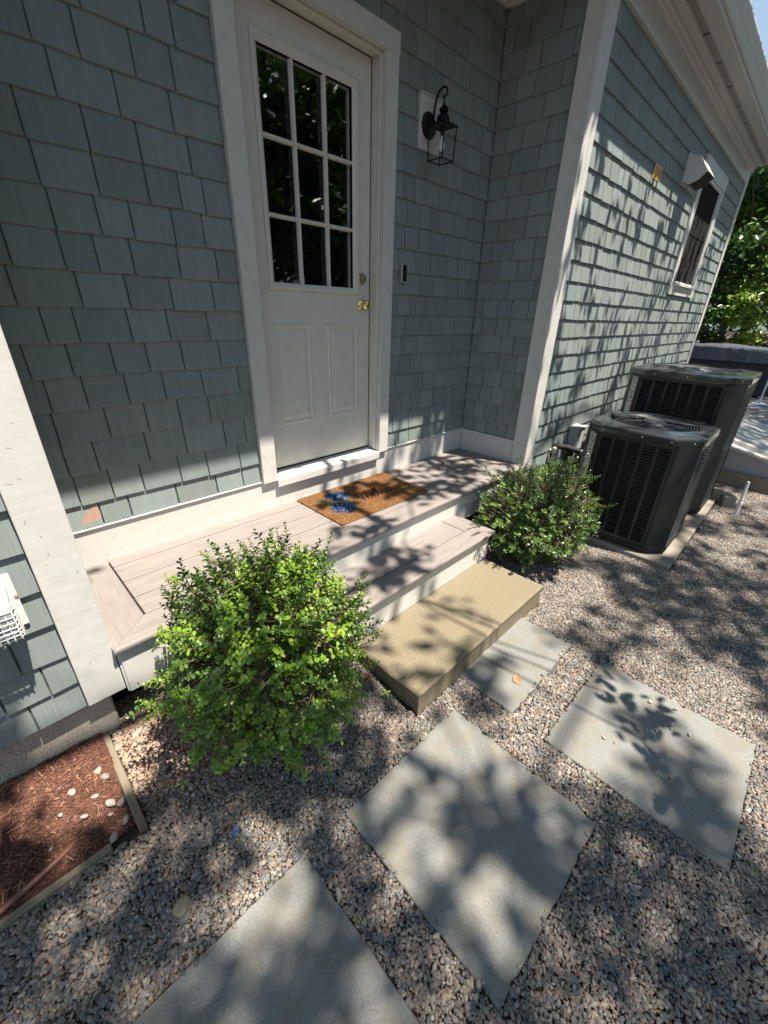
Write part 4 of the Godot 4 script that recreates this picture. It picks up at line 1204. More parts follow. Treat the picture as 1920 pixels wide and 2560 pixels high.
	# exhaust cowl by the window
	var cw := thing("exhaust_cowl", "grey metal exhaust cowl left of the front window", "vent cowl")
	b = MB.new()
	var pr := [Vector2(0.611, 2.838), Vector2(0.695, 2.815), Vector2(0.782, 2.700), Vector2(0.726, 2.642), Vector2(0.660, 2.618), Vector2(0.611, 2.650)]
	b.extrude_x(pr, 2.13, 2.42)
	add("hood", b, mats.soffit_white, cw)
	b = MB.new(); b.mm(2.115, 2.435, 2.62, 2.846, 0.606, 0.6125, 0.001); add("flange", b, mats.soffit_white, cw)
	b = MB.new(); b.face([Vector3(2.14, 2.6395, 0.727), Vector3(2.41, 2.6395, 0.727), Vector3(2.41, 2.694, 0.7805), Vector3(2.14, 2.694, 0.7805)], Vector3(0, -1, 0.5)); b.face([Vector3(2.14, 2.6155, 0.664), Vector3(2.41, 2.6155, 0.664), Vector3(2.41, 2.6395, 0.727), Vector3(2.14, 2.6395, 0.727)], Vector3(0, -1, 0)); add("mouth", b, mats.dark_gap, cw)
	# disconnect box and refrigerant lines
	var bx := thing("disconnect_box", "grey electrical disconnect box on the front wall behind the air conditioner", "electrical box", Vector3(0.86, 0.545, 0.61))
	b = MB.new(); b.box(Vector3(0, 0, 0.045), Vector3(0.155, 0.205, 0.085), 0.004); add("case", b, mats.box_grey, bx)
	b = MB.new(); b.box(Vector3(0, 0.107, 0.05), Vector3(0.166, 0.010, 0.106), 0.003); add("cap", b, mats.box_grey, bx)
	b = MB.new(); b.box(Vector3(0, -0.005, 0.089), Vector3(0.13, 0.175, 0.004), 0.001); add("cover", b, mats.box_grey, bx)
	var ln := thing("refrigerant_line", "black insulated refrigerant pipes running from the wall to the smaller unit", "pipe")
	b = MB.new()
	b.tube([Vector3(0.50, 0.53, 0.60), Vector3(0.52, 0.53, 0.645), Vector3(0.58, 0.52, 0.69), Vector3(0.62, 0.50, 0.80), Vector3(0.63, 0.485, 0.90), Vector3(0.63, 0.48, 0.97)], [0.022, 0.023, 0.024, 0.023, 0.020, 0.018], 10)
	add("insulated_pipe", b, mats.insulation, ln)
	b = MB.new(); b.tube([Vector3(0.60, 0.51, 0.73), Vector3(0.60, 0.40, 0.72), Vector3(0.60, 0.06, 0.74), Vector3(0.62, 0.03, 0.85)], [0.028, 0.03, 0.03, 0.028], 10); add("insulated_pipe", b, mats.insulation, ln)
	b = MB.new(); b.tube([Vector3(0.68, 0.50, 0.72), Vector3(0.68, 0.36, 0.71), Vector3(0.68, 0.04, 0.72)], [0.016, 0.016, 0.016], 8); add("insulated_pipe", b, mats.insulation, ln)
	b = MB.new(); b.tube([Vector3(0.62, 0.497, 0.815), Vector3(0.627, 0.488, 0.885)], [0.0245, 0.022], 10); add("metal_tape", b, mats.copper_dull, ln)
	var pc := thing("pipe_cap", "small grey capped pipe stub low on the front wall", "pipe")
	b = MB.new(); b.lathe([[0.0, 0.032], [0.014, 0.030], [0.019, 0.022], [0.019, -0.02], [0.012, -0.02], [0.012, -0.3]], Vector3(0.455, 0.505, 0.65), Basis.IDENTITY, 14); b.tube([Vector3(0.455, 0.5, 0.645), Vector3(0.455, 0.5, 0.60)], [0.013, 0.013], 8)
	add("stub", b, mats.box_grey, pc)

# ------------------------------------------------------------------ air conditioners
func oct_r(a: float, h: float, c: float) -> float:
	var ca: float = abs(cos(a)); var sa: float = abs(sin(a))
	return min(h / max(ca, 1e-6), min(h / max(sa, 1e-6), (2 * h - c) / (ca + sa)))

func loft(b: MB, rings: Array, seg: int, h: float, c: float) -> void:    # rings: [grow, y, fixed radius or -1]
	for k in rings.size() - 1:
		for i in seg:
			var q := []
			for e in [[k, i], [k, i + 1], [k + 1, i + 1], [k + 1, i]]:
				var a: float = TAU * e[1] / seg
				var rg = rings[e[0]]
				var rad: float = rg[2] if rg[2] > 0 else oct_r(a, h + rg[0], c)
				q.append(Vector3(cos(a) * rad, rg[1], sin(a) * rad))
			var mid: Vector3 = (q[0] + q[1] + q[2] + q[3]) * 0.25
			var dr := Vector2((q[3] - q[0]).dot(Vector3(mid.x, 0, mid.z).normalized()), q[3].y - q[0].y)
			var o := Vector3(mid.x, 0, mid.z).normalized() * dr.y + Vector3.UP * -dr.x
			b.face([q[0], q[1], q[2]], o); b.face([q[0], q[2], q[3]], o)

func ac_unit(called: String, label: String, x0: float, z0: float, w: float, yt: float, cols: int, lab_y: float) -> void:
	var h := w * 0.5; var c := 0.105
	var t := thing(called, label, "air conditioner", Vector3(x0 + h, 0.0, z0 + h), "condenser units beside the house")
	var y0 := 0.085
	var b := MB.new(); loft(b, [[-0.03, 0.035, -1.0], [-0.03, 0.05, -1.0], [0.004, 0.055, -1.0], [0.004, 0.086, -1.0], [-0.02, 0.087, -1.0]], 64, h, c)
	add("base_pan", b, mats.unit_black, t)
	b = MB.new(); loft(b, [[-0.022, y0, -1.0], [-0.022, yt, -1.0]], 64, h, c); add("coil", b, mats.unit_black, t)
	var fw := w - 2 * c
	for k in 4:
		var bs := Basis(Vector3.UP, PI / 2 * k)
		# corner panel
		b = MB.new()
		var p0 := Vector3(h - c + 0.004, 0, h); var p1 := Vector3(h, 0, h - c + 0.004)
		var ins := 0.004
		var m := Vector3(1, 0, 1).normalized()
		var a0 := bs * p0; var a1 := bs * p1; var mo := bs * m
		b.face([a0 + Vector3(0, y0, 0), a1 + Vector3(0, y0, 0), a1 + Vector3(0, yt - 0.004, 0), a0 + Vector3(0, yt - 0.004, 0)], mo)
		for e in [[a0, a0 - bs * Vector3(0.012, 0, 0), bs * Vector3(0, 0, 1)], [a1, a1 - bs * Vector3(0, 0, 0.012), bs * Vector3(1, 0, 0)]]:
			b.face([e[0] + Vector3(0, y0, 0), e[1] + Vector3(0, y0, 0), e[1] + Vector3(0, yt - 0.004, 0), e[0] + Vector3(0, yt - 0.004, 0)], e[2])
		b.face([a0 + Vector3(0, yt - 0.004, 0), a1 + Vector3(0, yt - 0.004, 0), bs * Vector3(h - c, yt - 0.004, h - c)], Vector3.UP)
		add("corner_panel", b, mats.unit_paint, t)
		# louvred side, facing local +z
		b = MB.new()
		var bar := 0.020; var rail := 0.026; var lft := -fw * 0.5 + 0.010; var rgt := fw * 0.5 - 0.010
		var zf := h - 0.001
		b.box(bs * Vector3(0, yt - 0.004 - rail * 0.5, zf - 0.006), Vector3(rgt - lft, rail, 0.012), 0.001, bs)
		b.box(bs * Vector3(0, y0 + rail * 0.5, zf - 0.006), Vector3(rgt - lft, rail, 0.012), 0.001, bs)
		var pitch := (rgt - lft - bar) / cols
		var yb := y0 + rail; var yu := yt - 0.004 - rail
		for i in cols + 1:
			b.box(bs * Vector3(lft + bar * 0.5 + i * pitch, (yb + yu) * 0.5, zf - 0.006), Vector3(bar, yu - yb, 0.0119), 0.001, bs)
		add("louver_frame", b, mats.unit_paint, t)
		var ns := int(round((yu - yb) / 0.0195))
		var sp := (yu - yb) / ns
		for i in cols:
			b = MB.new()
			for j in ns:
				var ct := Vector3(lft + bar + pitch * i + (pitch - bar) * 0.5, yb + sp * (j + 0.5), zf - 0.008)
				b.box(bs * ct, Vector3(pitch - bar, 0.0055, 0.012), 0.0, bs * Basis(Vector3.RIGHT, 0.5))
			add("louver_column", b, mats.unit_paint, t)
	# lid
	b = MB.new()
	var fr := h * 0.80
	loft(b, [[0.000, yt - 0.003, -1.0], [0.008, yt - 0.003, -1.0], [0.011, yt + 0.001, -1.0], [0.011, yt + 0.034, -1.0], [0.007, yt + 0.044, -1.0], [-0.006, yt + 0.051, -1.0], [-0.03, yt + 0.054, -1.0], [0, yt + 0.062, fr + 0.02], [0, yt + 0.064, fr + 0.008], [0, yt + 0.060, fr], [0, yt + 0.02, fr - 0.002]], 96, h, c + 0.03)
	add("lid", b, mats.unit_lid, t)
	b = MB.new()
	var nr := 11
	for k in nr:
		var rad := lerpf(fr * 0.34, fr * 0.985, float(k) / (nr - 1))
		var p := []; var rr := []
		var seg := 48
		for i in seg + 1:
			var a := TAU * i / seg
			p.append(Vector3(cos(a) * rad, yt + 0.052 + 0.016 * (1 - rad / fr), sin(a) * rad)); rr.append(0.0017)
		b.tube(p, rr, 5, false)
	for k in 8:
		var a := TAU * k / 8.0 + 0.2
		b.tube([Vector3(cos(a) * fr * 0.3, yt + 0.063, sin(a) * fr * 0.3), Vector3(cos(a) * fr, yt + 0.053, sin(a) * fr)], [0.002, 0.002], 5)
	add("fan_guard", b, mats.guard_wire, t)
	b = MB.new(); b.lathe([[0.0, yt + 0.070], [fr * 0.24, yt + 0.069], [fr * 0.27, yt + 0.066], [fr * 0.27, yt + 0.058]], Vector3.ZERO, Basis.IDENTITY, 32)
	add("motor_cap", b, mats.motor_grey, t)
	for k in 3:
		b = MB.new()
		var pts := []
		for i in 9:
			var s := i / 8.0
			var rad := lerpf(0.05, fr * 0.93, s)
			var a := TAU * k / 3.0 + s * 0.5
			pts.append([Vector3(cos(a - 0.5) * rad, yt - 0.05, sin(a - 0.5) * rad), Vector3(cos(a + 0.5) * rad, yt - 0.005, sin(a + 0.5) * rad)])
		for i in 8:
			b.face([pts[i][0], pts[i][1], pts[i + 1][1]], Vector3.UP); b.face([pts[i][0], pts[i + 1][1], pts[i + 1][0]], Vector3.UP)
		add("fan_blade", b, mats.unit_black, t)
	b = MB.new()
	for q in [Vector3(-h - 0.0115, yt + 0.018, 0.03), Vector3(-h - 0.0115, yt + 0.018, 0.2), Vector3(-h - 0.0115, yt + 0.018, -0.2)]:
		b.lathe([[0.0, 0.004], [0.005, 0.003], [0.007, 0.0]], q, Basis(Vector3.UP, Vector3.LEFT, Vector3.BACK), 10)
	b.lathe([[0.0, 0.004], [0.005, 0.003], [0.007, 0.0]], Vector3(-(h - c * 0.62) - 0.003, yt + 0.018, h - c * 0.45 + 0.006), Basis(Vector3.UP, Vector3(-1, 0, 1).normalized(), Vector3(1, 0, 1).normalized()), 10)
	add("lid_screws", b, mats.guard_wire, t)
	# printed labels down the corner panel next to the wall
	var im := Image.create(64, 512, false, Image.FORMAT_RGB8)
	im.fill(Color(0.80, 0.82, 0.82))
	var r := RandomNumberGenerator.new(); r.seed = 12 + cols
	var yy := 6
	while yy < 150:
		var x := 6
		while x < 56:
			var ww := 3 + r.randi() % 9
			im.fill_rect(Rect2i(x, yy, min(ww, 58 - x), 6 if r.randf() < 0.7 else 14), Color(0.12, 0.12, 0.13))
			x += ww + 2
		yy += 16
	yy = 172
	while yy < 500:
		if r.randf() < 0.86:
			var x := 5
			while x < 56:
				var ww := 2 + r.randi() % 6
				im.fill_rect(Rect2i(x, yy, min(ww, 59 - x), 2), Color(0.34, 0.35, 0.36))
				x += ww + 2
		yy += 5
	for yr in [156, 292, 336]: im.fill_rect(Rect2i(0, yr, 64, 8), Color(0.72, 0.10, 0.07) if yr != 292 else Color(0.62, 0.30, 0.10))
	var lm := M("unit_label_%d" % cols, Color(1, 1, 1), 0.45, {tex = tex(im)})
	b = MB.new()
	var e0 := Vector3(-(h - c) - 0.002, 0, -h - 0.0005); var e1 := Vector3(-h - 0.0005, 0, -(h - c) - 0.002)
	var off := Vector3(-1, 0, -1).normalized() * 0.0025
	var s0 := e0.lerp(e1, 0.42) + off; var s1 := e0.lerp(e1, 0.93) + off
	b.uvquad(s0 + Vector3(0, yt - 0.02, 0), s1 + Vector3(0, yt - 0.02, 0), s1 + Vector3(0, lab_y, 0), s0 + Vector3(0, lab_y, 0), Vector3(-1, 0, -1))
	add("label_strip", b, lm, t)

func build_machines() -> void:
	ac_unit("air_conditioner", "smaller dark grey condenser unit nearest the bush", 0.106, 0.958, 0.70, 0.816, 5, 0.30)
	ac_unit("air_conditioner", "taller dark grey condenser unit standing behind the smaller one", 1.081, 0.872, 0.812, 1.112, 6, 0.45)
	var b := MB.new()
	b.mm(0.065, 1.0, -0.04, 0.034, 0.90, 1.737, 0.006)
	tag(add("equipment_pad", b, mats.cement), "flat cement pad under the smaller condenser unit", "pad", "pads under the units")
	b = MB.new(); b.mm(1.002, 1.97, -0.04, 0.034, 0.82, 1.735, 0.006)
	tag(add("equipment_pad", b, mats.cement), "flat cement pad under the taller condenser unit", "pad", "pads under the units")
	var p := thing("drain_pipe", "white plastic pipe standing out of the gravel near the taller unit", "pipe", Vector3(1.54, 0, 1.91))
	b = MB.new(); b.tube([Vector3(0, -0.05, 0.005), Vector3(0, 0.16, 0)], [0.0135, 0.0135], 14); add("lower_pipe", b, mats.pvc_white, p)
	b = MB.new(); b.tube([Vector3(0, 0.10, 0.002), Vector3(0, 0.125, 0)], [0.017, 0.017], 14); add("coupling", b, mats.pvc_white, p)
	b = MB.new(); b.tube([Vector3(0, 0.125, 0), Vector3(0, 0.305, -0.006), Vector3(0, 0.312, -0.006)], [0.012, 0.012, 0.009], 14); add("upper_pipe", b, mats.pvc_white, p)
	b = MB.new(); b.box(Vector3(1.76, 0.045, 1.80), Vector3(0.15, 0.11, 0.10), 0.008, Basis(Vector3.UP, 0.5))
	b.box(Vector3(1.80, 0.06, 1.72), Vector3(0.12, 0.10, 0.09), 0.008, Basis(Vector3.UP, 0.2))
	tag(add("cement_block", b, mats.cement), "broken cement block beside the taller unit's pad", "block")

# ------------------------------------------------------------------ patio, hatch, hot tub
func build_patio() -> void:
	var py := 0.14
	var pt := Node3D.new(); pt.name = "patio"; add_child(pt)
	tag(pt, "raised paver patio beyond the condenser units", "patio", "", "structure")
	var b := MB.new(); b.mm(2.43, 13.0, -0.1, py - 0.035, -6.0, 6.0); add("bed", b, mats.soil, pt)
	var r := RandomNumberGenerator.new(); r.seed = 77
	var pm := MB.new(); pm.box(Vector3.ZERO, Vector3(0.444, 0.05, 0.294), 0.006)
	var mesh := pm.mesh()
	var n := 0
	for i in 24:
		for j in 12:
			var x := 2.68 + i * 0.45; var z := 0.75 + j * 0.30 + (0.15 if i % 2 == 0 else 0.0)
			if x < 4.0 and z < 2.7: continue
			if n >= 260: continue
			n += 1
			var o := add("paver", mesh, mats.paver if r.randf() < 0.6 else mats.paver_warm, pt)
			o.position = Vector3(x, py - 0.027 + r.randf_range(-0.002, 0.002), z)
			o.rotation = Vector3(r.randf_range(-0.004, 0.004), r.randf_range(-0.006, 0.006), r.randf_range(-0.004, 0.004))
	b = MB.new(); b.mm(2.39, 2.43, -0.1, py + 0.004, 0.62, 5.0, 0.004)
	tag(add("edging_timber", b, mats.weathered_timber), "dark timber edging the raised patio behind the units", "timber")
	# bulkhead hatch sloping away from the wall
	var h := thing("cellar_hatch", "pale sloping cellar hatch on the patio behind the taller unit", "hatch", Vector3(0, py, 0))
	var top := func(z: float) -> float: return lerpf(0.46, 0.015, (z - 0.70) / 1.95)
	b = MB.new()
	for s in [2.44, 3.98]:
		var sg := -1.0 if s < 3 else 1.0
		b.face([Vector3(s, 0.0, 0.64), Vector3(s, 0.0, 2.65), Vector3(s, top.call(2.65) - 0.02, 2.65), Vector3(s, top.call(0.64) - 0.02, 0.64)], Vector3(sg, 0, 0))
	b.face([Vector3(2.44, 0, 2.65), Vector3(3.98, 0, 2.65), Vector3(3.98, top.call(2.65), 2.65), Vector3(2.44, top.call(2.65), 2.65)], Vector3.BACK)
	add("side_panel", b, mats.hatch_side, h)
	b = MB.new()
	for s in [2.44, 3.98]:
		b.tube([Vector3(s, top.call(0.66), 0.66), Vector3(s, top.call(2.66), 2.66)], [0.03, 0.03], 12)
	add("rounded_rail", b, mats.hatch_paint, h)
	for k in 2:
		b = MB.new()
		var xa := 2.50 + k * 0.735; var xb := xa + 0.70
		var q := func(x: float, z: float, up: float) -> Vector3: return Vector3(x, top.call(z) + up, z)
		var ed := [[xa, 0.68], [xb, 0.68], [xb, 2.62], [xa, 2.62]]
		var e2 := [[xa + 0.02, 0.70], [xb - 0.02, 0.70], [xb - 0.02, 2.60], [xa + 0.02, 2.60]]
		var lo := []; var hi := []
		for e in ed: lo.append(q.call(e[0], e[1], -0.01))
		for e in e2: hi.append(q.call(e[0], e[1], 0.055))
		b.face(hi, Vector3.UP)
		for i in 4:
			var j := (i + 1) % 4
			b.face([lo[i], lo[j], hi[j], hi[i]], (lo[i] + lo[j]) * 0.5 - Vector3((xa + xb) * 0.5, 0, 1.65))
		add("door_leaf", b, mats.hatch_paint, h)
	# hot tub
	var t := thing("hot_tub", "dark hot tub under a folded grey vinyl cover at the end of the patio", "hot tub", Vector3(9.6, py, 0.25))
	b = MB.new(); b.box(Vector3(0, 0.36, 0), Vector3(2.1, 0.72, 2.2), 0.06); add("cabinet", b, mats.tub_shell, t)
	b = MB.new()
	for k in 9: b.mm(-1.056, -1.050, 0.05, 0.66, -1.03 + k * 0.255, -0.80 + k * 0.255, 0.002)
	add("cabinet_boards", b, mats.tub_shell, t)
	b = MB.new()
	var nn := nz(17, 2.2, 3)
	for half in 2:
		for i in 14:
			for j in 22:
				var q := []
				for c in [[i, j], [i + 1, j], [i + 1, j + 1], [i, j + 1]]:
					var u: float = c[0] / 14.0; var v: float = c[1] / 22.0
					var x := lerpf(-1.10, 1.10, u)
					var z := lerpf(-1.14, -0.004, v) if half == 0 else lerpf(0.004, 1.14, v)
					var y: float = 0.86 + 0.06 * (1.0 - abs(z) / 1.14) + nn.get_noise_2d(x, z * 1.5) * 0.018
					q.append(Vector3(x, y, z))
				b.face([q[0], q[1], q[2]], Vector3.UP); b.face([q[0], q[2], q[3]], Vector3.UP)
	add("cover", b, mats.tub_cover, t)
	b = MB.new()
	for i in 40:
		var z0 := lerpf(-1.14, 1.14, i / 40.0); var z1 := lerpf(-1.14, 1.14, (i + 1) / 40.0)
		var ya: float = 0.86 + 0.06 * (1.0 - abs(z0) / 1.14); var yb: float = 0.86 + 0.06 * (1.0 - abs(z1) / 1.14)
		var pa := nn.get_noise_2d(z0 * 2.0, 8) * 0.02; var pb := nn.get_noise_2d(z1 * 2.0, 8) * 0.02
		b.face([Vector3(-1.10, ya, z0), Vector3(-1.10, yb, z1), Vector3(-1.115 + pb * 0.5, 0.78, z1), Vector3(-1.115 + pa * 0.5, 0.78, z0)], Vector3.LEFT)
		b.face([Vector3(-1.115 + pa * 0.5, 0.78, z0), Vector3(-1.115 + pb * 0.5, 0.78, z1), Vector3(-1.125 + pb, 0.665, z1), Vector3(-1.125 + pa, 0.665, z0)], Vector3.LEFT)
	b.face([Vector3(-1.10, 0.86, 1.14), Vector3(1.1, 0.86, 1.14), Vector3(1.1, 0.66, 1.15), Vector3(-1.12, 0.66, 1.15)], Vector3.BACK)
	b.face([Vector3(-1.10, 0.86, -1.14), Vector3(1.1, 0.86, -1.14), Vector3(1.1, 0.66, -1.15), Vector3(-1.12, 0.66, -1.15)], Vector3.FORWARD)
	add("cover_skirt", b, mats.tub_cover, t)
	b = MB.new(); b.box(Vector3(-1.135, 0.77, 0.42), Vector3(0.012, 0.19, 0.14), 0.004); b.box(Vector3(-1.12, 0.92, 0.36), Vector3(0.10, 0.02, 0.06), 0.006)
	add("strap", b, mats.tub_cover, t)
	var ps := thing("patio_post", "thin white post standing before the hot tub", "post", Vector3(7.9, py, 1.43))
	b = MB.new(); b.tube([Vector3(0, 0, 0), Vector3(0, 0.75, 0)], [0.016, 0.016], 10); add("shaft", b, mats.pvc_white, ps)
	b = MB.new(); b.lathe([[0.0, 0.06], [0.02, 0.055], [0.022, 0.0]], Vector3(0, 0.0, 0), Basis.IDENTITY, 12); add("foot", b, mats.pvc_white, ps)
	var sk := thing("skimmer_lid", "round pale blue lid lying on the patio pavers", "lid", Vector3(7.62, py, 1.45))
	b = MB.new(); b.lathe([[0.0, 0.028], [0.10, 0.027], [0.118, 0.022], [0.122, 0.012], [0.122, 0.0]], Vector3.ZERO, Basis.IDENTITY, 28); add("disc", b, mats.pale_blue, sk)
	b = MB.new(); b.lathe([[0.0, 0.040], [0.016, 0.038], [0.018, 0.028]], Vector3.ZERO, Basis.IDENTITY, 14); add("grip", b, mats.pale_blue, sk)

# ------------------------------------------------------------------ plants
func leaf_mesh(ln: float, wd: float, cup: float, blunt: float) -> ArrayMesh:      # lies along +z from the stalk, faces +y
	var b := MB.new()
	var rows := [[0.0, 0.12], [0.25, 0.72], [0.58, 1.0], [0.85, blunt], [1.0, 0.08]]
	for k in rows.size() - 1:
		for s in [-1.0, 1.0]:
			var p := []
			for e in [k, k + 1]:
				var t: float = rows[e][0]; var w: float = rows[e][1] * wd * 0.5
				p.append(Vector3(0, -cup * ln * t * t * 0.5, t * ln)); p.append(Vector3(s * w, cup * w * 0.9 - cup * ln * t * t * 0.5, t * ln))
			b.face([p[0], p[1], p[3]], Vector3.UP); b.face([p[0], p[3], p[2]], Vector3.UP)
	return b.mesh()

func bush(called: String, label: String, at: Vector3, rad: Vector3, twigs: int, leaf_len: float, sd: int, sprigs: Array, pick: int, tones: Array) -> void:
	var t := thing(called, label, "bush", Vector3(at.x, ground_y(at.x, at.z), at.z), "boxwood bushes either side of the step")
	var r := RandomNumberGenerator.new(); r.seed = sd
	var f := nz(sd, 1.6, 2)
	var cy := at.y
	var stems := MB.new()
	var lm := leaf_mesh(leaf_len, leaf_len * 0.66, 0.28, 0.85)
	var leaves := []     # [transform, colour]
	var base := Vector3(0, 0, 0)
	var limbs := []
	for k in 22:
		var a := TAU * k / 22.0 + r.randf_range(-0.2, 0.2)
		var e := Vector3(cos(a) * rad.x * r.randf_range(0.2, 0.75), cy + rad.y * r.randf_range(-0.5, 0.6), sin(a) * rad.z * r.randf_range(0.2, 0.75))
		var m := base.lerp(e, 0.5) + Vector3(r.randf_range(-0.03, 0.03), 0.03, r.randf_range(-0.03, 0.03))
		stems.tube([base + Vector3(cos(a), 0, sin(a)) * 0.03, m, e], [0.007, 0.005, 0.003], 5, false)
		limbs.append(e); limbs.append(m)
	var add_twig := func(p: Vector3, d: Vector3, ln: float, tone: Color, back: float) -> void:
		var nb: Vector3 = limbs[0]
		var bd := 1e9
		for q in limbs:
			var ds: float = q.distance_to(p)
			if ds < bd: bd = ds; nb = q
		var tip := p + d * ln
		var bend := p.lerp(tip, 0.5) + Vector3(r.randf_range(-1, 1), r.randf_range(-1, 1), r.randf_range(-1, 1)) * ln * 0.08
		stems.tube([nb, p.lerp(nb, back * 0.5), p, bend, tip], [0.0022, 0.0017, 0.0013, 0.001, 0.0006], 4, false)
		var pairs := int(ln / (leaf_len * 0.42))
		var side := d.cross(Vector3(r.randf_range(-1, 1), r.randf_range(-1, 1), r.randf_range(-1, 1))).normalized()
		var up := side.cross(d).normalized()
		for k in pairs + 1:
			var s: float = float(k) / max(pairs, 1)
			var c := p.lerp(bend, s * 2.0) if s < 0.5 else bend.lerp(tip, s * 2.0 - 1.0)
			var ax := side if k % 2 == 0 else up
			var sz := lerpf(1.0, 0.62, s) * r.randf_range(0.78, 1.15)
			for sg in [-1.0, 1.0]:
				if r.randf() < 0.10: continue
				var ld: Vector3 = (ax * sg * r.randf_range(0.8, 1.2) + d * lerpf(0.2, 0.9, s) + Vector3(0, r.randf_range(-0.1, 0.35), 0)).normalized()
				var nn: Vector3 = (d * 0.7 + Vector3.UP * r.randf_range(0.2, 0.9) + SUN.normalized() * 0.3)
				nn = (nn - ld * nn.dot(ld)).normalized()
				var xx := nn.cross(ld).normalized()
				var col := tone * r.randf_range(0.75, 1.2)
				leaves.append([Transform3D(Basis(xx, nn, ld) * Basis.from_scale(Vector3.ONE * sz), c), col])
	for k in twigs:
		var v := Vector3(r.randfn(0, 1), r.randfn(0, 1), r.randfn(0, 1)).normalized()
		var wob := 1.0 + f.get_noise_3dv(v * 1.5) * 0.40
		if f.get_noise_3dv(v * 2.6 + Vector3(9, 4, 2)) < -0.38 and k % 5 != 0: continue
		var inner := r.randf_range(0.80, 1.0) if k % 4 != 0 else r.randf_range(0.45, 0.8)
		var p := Vector3(v.x * rad.x, cy + v.y * rad.y, v.z * rad.z) * Vector3(1, 1, 1)
		p = Vector3(0, cy, 0) + (p - Vector3(0, cy, 0)) * wob * inner
		var foot: float = lerpf(0.72, 1.0, smoothstep(0.0, cy * 0.9, p.y))
		p.x *= foot; p.z *= foot
		if p.y < 0.03: p.y = r.randf_range(0.02, 0.09)
		if at.z + p.z < 0.64 and p.y < 0.42: continue
		var d := (v + Vector3(0, 0.35, 0) + Vector3(r.randf_range(-1, 1), r.randf_range(-1, 1), r.randf_range(-1, 1)) * 0.6).normalized()
		var tone: Color = tones[r.randi() % tones.size()]
		add_twig.call(p, d, r.randf_range(0.025, 0.06) * leaf_len / 0.02, tone, 1.0)
	for s in sprigs:
		add_twig.call(s[0] - Vector3(at.x, ground_y(at.x, at.z), at.z), s[1].normalized(), s[2], tones[0], 1.0)
	for k in 40:      # dead bare twigs
		var v := Vector3(r.randfn(0, 1), r.randf_range(-0.4, 1), r.randfn(0, 1)).normalized()
		var e := Vector3(v.x * rad.x, cy + v.y * rad.y, v.z * rad.z) * r.randf_range(0.85, 1.04)
		stems.tube([e * 0.7 + Vector3(0, cy * 0.2, 0), e.lerp(Vector3(0, cy, 0), 0.12) + Vector3(0, 0.01, 0), e], [0.002, 0.0016, 0.0008], 4, false)
	add("stems", stems, mats.twig_bark, t)
	# the leaves that show largest are parts, the rest one mass
	var cam := Vector3(-2.9722, 1.5248, 1.999)
	var key := []
	for i in leaves.size():
		var w: Vector3 = t.position + leaves[i][0].origin
		key.append([w.distance_to(cam) - (leaves[i][0].basis.y.normalized().dot((cam - w).normalized())) * 0.25, i])
	key.sort_custom(func(p, q): return p[0] < q[0])
	var lmats := []
	for k in 6:
		var mt := StandardMaterial3D.new()
		mt.albedo_color = (tones[k % tones.size()] * [0.85, 1.1, 0.95, 1.15, 0.9, 1.05][k]).linear_to_srgb()
		mt.albedo_color.a = 1.0
		mt.roughness = 0.32; mt.metallic_specular = 0.55
		mt.backlight_enabled = true; mt.backlight = Color(0.34, 0.48, 0.07)
		lmats.append(mt)
	var xf := []; var cols := []
	for k in key.size():
		var i: int = key[k][1]
		if k < pick:
			var o := add("leaf", lm, lmats[k % 6], t)
			o.transform = leaves[i][0]
		else:
			xf.append(leaves[i][0]); cols.append(leaves[i][1])
	tag(many("foliage", lm, mats.boxwood, xf, cols, t), "", "", "", "stuff")
	# leaf litter colour at the foot is left to the ground

func build_bushes() -> void:
	var bright := [Color(0.18, 0.30, 0.022), Color(0.14, 0.245, 0.022), Color(0.095, 0.18, 0.024), Color(0.20, 0.30, 0.03), Color(0.075, 0.15, 0.026)]
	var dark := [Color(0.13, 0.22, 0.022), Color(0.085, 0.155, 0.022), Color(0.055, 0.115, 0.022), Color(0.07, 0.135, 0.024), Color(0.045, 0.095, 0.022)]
	var sp := [[Vector3(-2.42, 0.74, 0.97), Vector3(0.05, 1, -0.05), 0.15], [Vector3(-2.52, 0.74, 0.98), Vector3(-0.05, 1, 0), 0.10], [Vector3(-2.22, 0.70, 0.95), Vector3(0.5, 1, 0), 0.12], [Vector3(-2.12, 0.42, 0.98), Vector3(1, 0.55, 0), 0.11], [Vector3(-2.12, 0.36, 1.0), Vector3(1, 0.1, 0), 0.09], [Vector3(-2.78, 0.52, 1.02), Vector3(-1, 0.1, 0.2), 0.10], [Vector3(-2.50, 0.30, 1.26), Vector3(0.1, -1, 0.4), 0.13], [Vector3(-2.56, 0.30, 1.24), Vector3(-0.1, -1, 0.4), 0.11], [Vector3(-2.72, 0.68, 0.98), Vector3(-0.6, 0.6, 0), 0.09]]
	bush("boxwood_bush", "bright green boxwood bush in the left foreground by the deck", Vector3(-2.475, 0.415, 0.985), Vector3(0.32, 0.35, 0.30), 2300, 0.0195, 301, sp, 300, bright)
	var sq := [[Vector3(-0.86, 0.62, 0.92), Vector3(-0.8, 0.7, 0), 0.11], [Vector3(-0.93, 0.52, 0.93), Vector3(-1, 0.3, 0), 0.10], [Vector3(-0.30, 0.14, 1.30), Vector3(0.2, -0.7, 0.4), 0.11], [Vector3(-0.42, 0.60, 0.92), Vector3(0, 1, 0), 0.07]]
	bush("boxwood_bush", "dark green boxwood bush between the deck and the condenser units", Vector3(-0.45, 0.31, 0.985), Vector3(0.455, 0.33, 0.33), 2700, 0.0175, 302, sq, 300, dark)

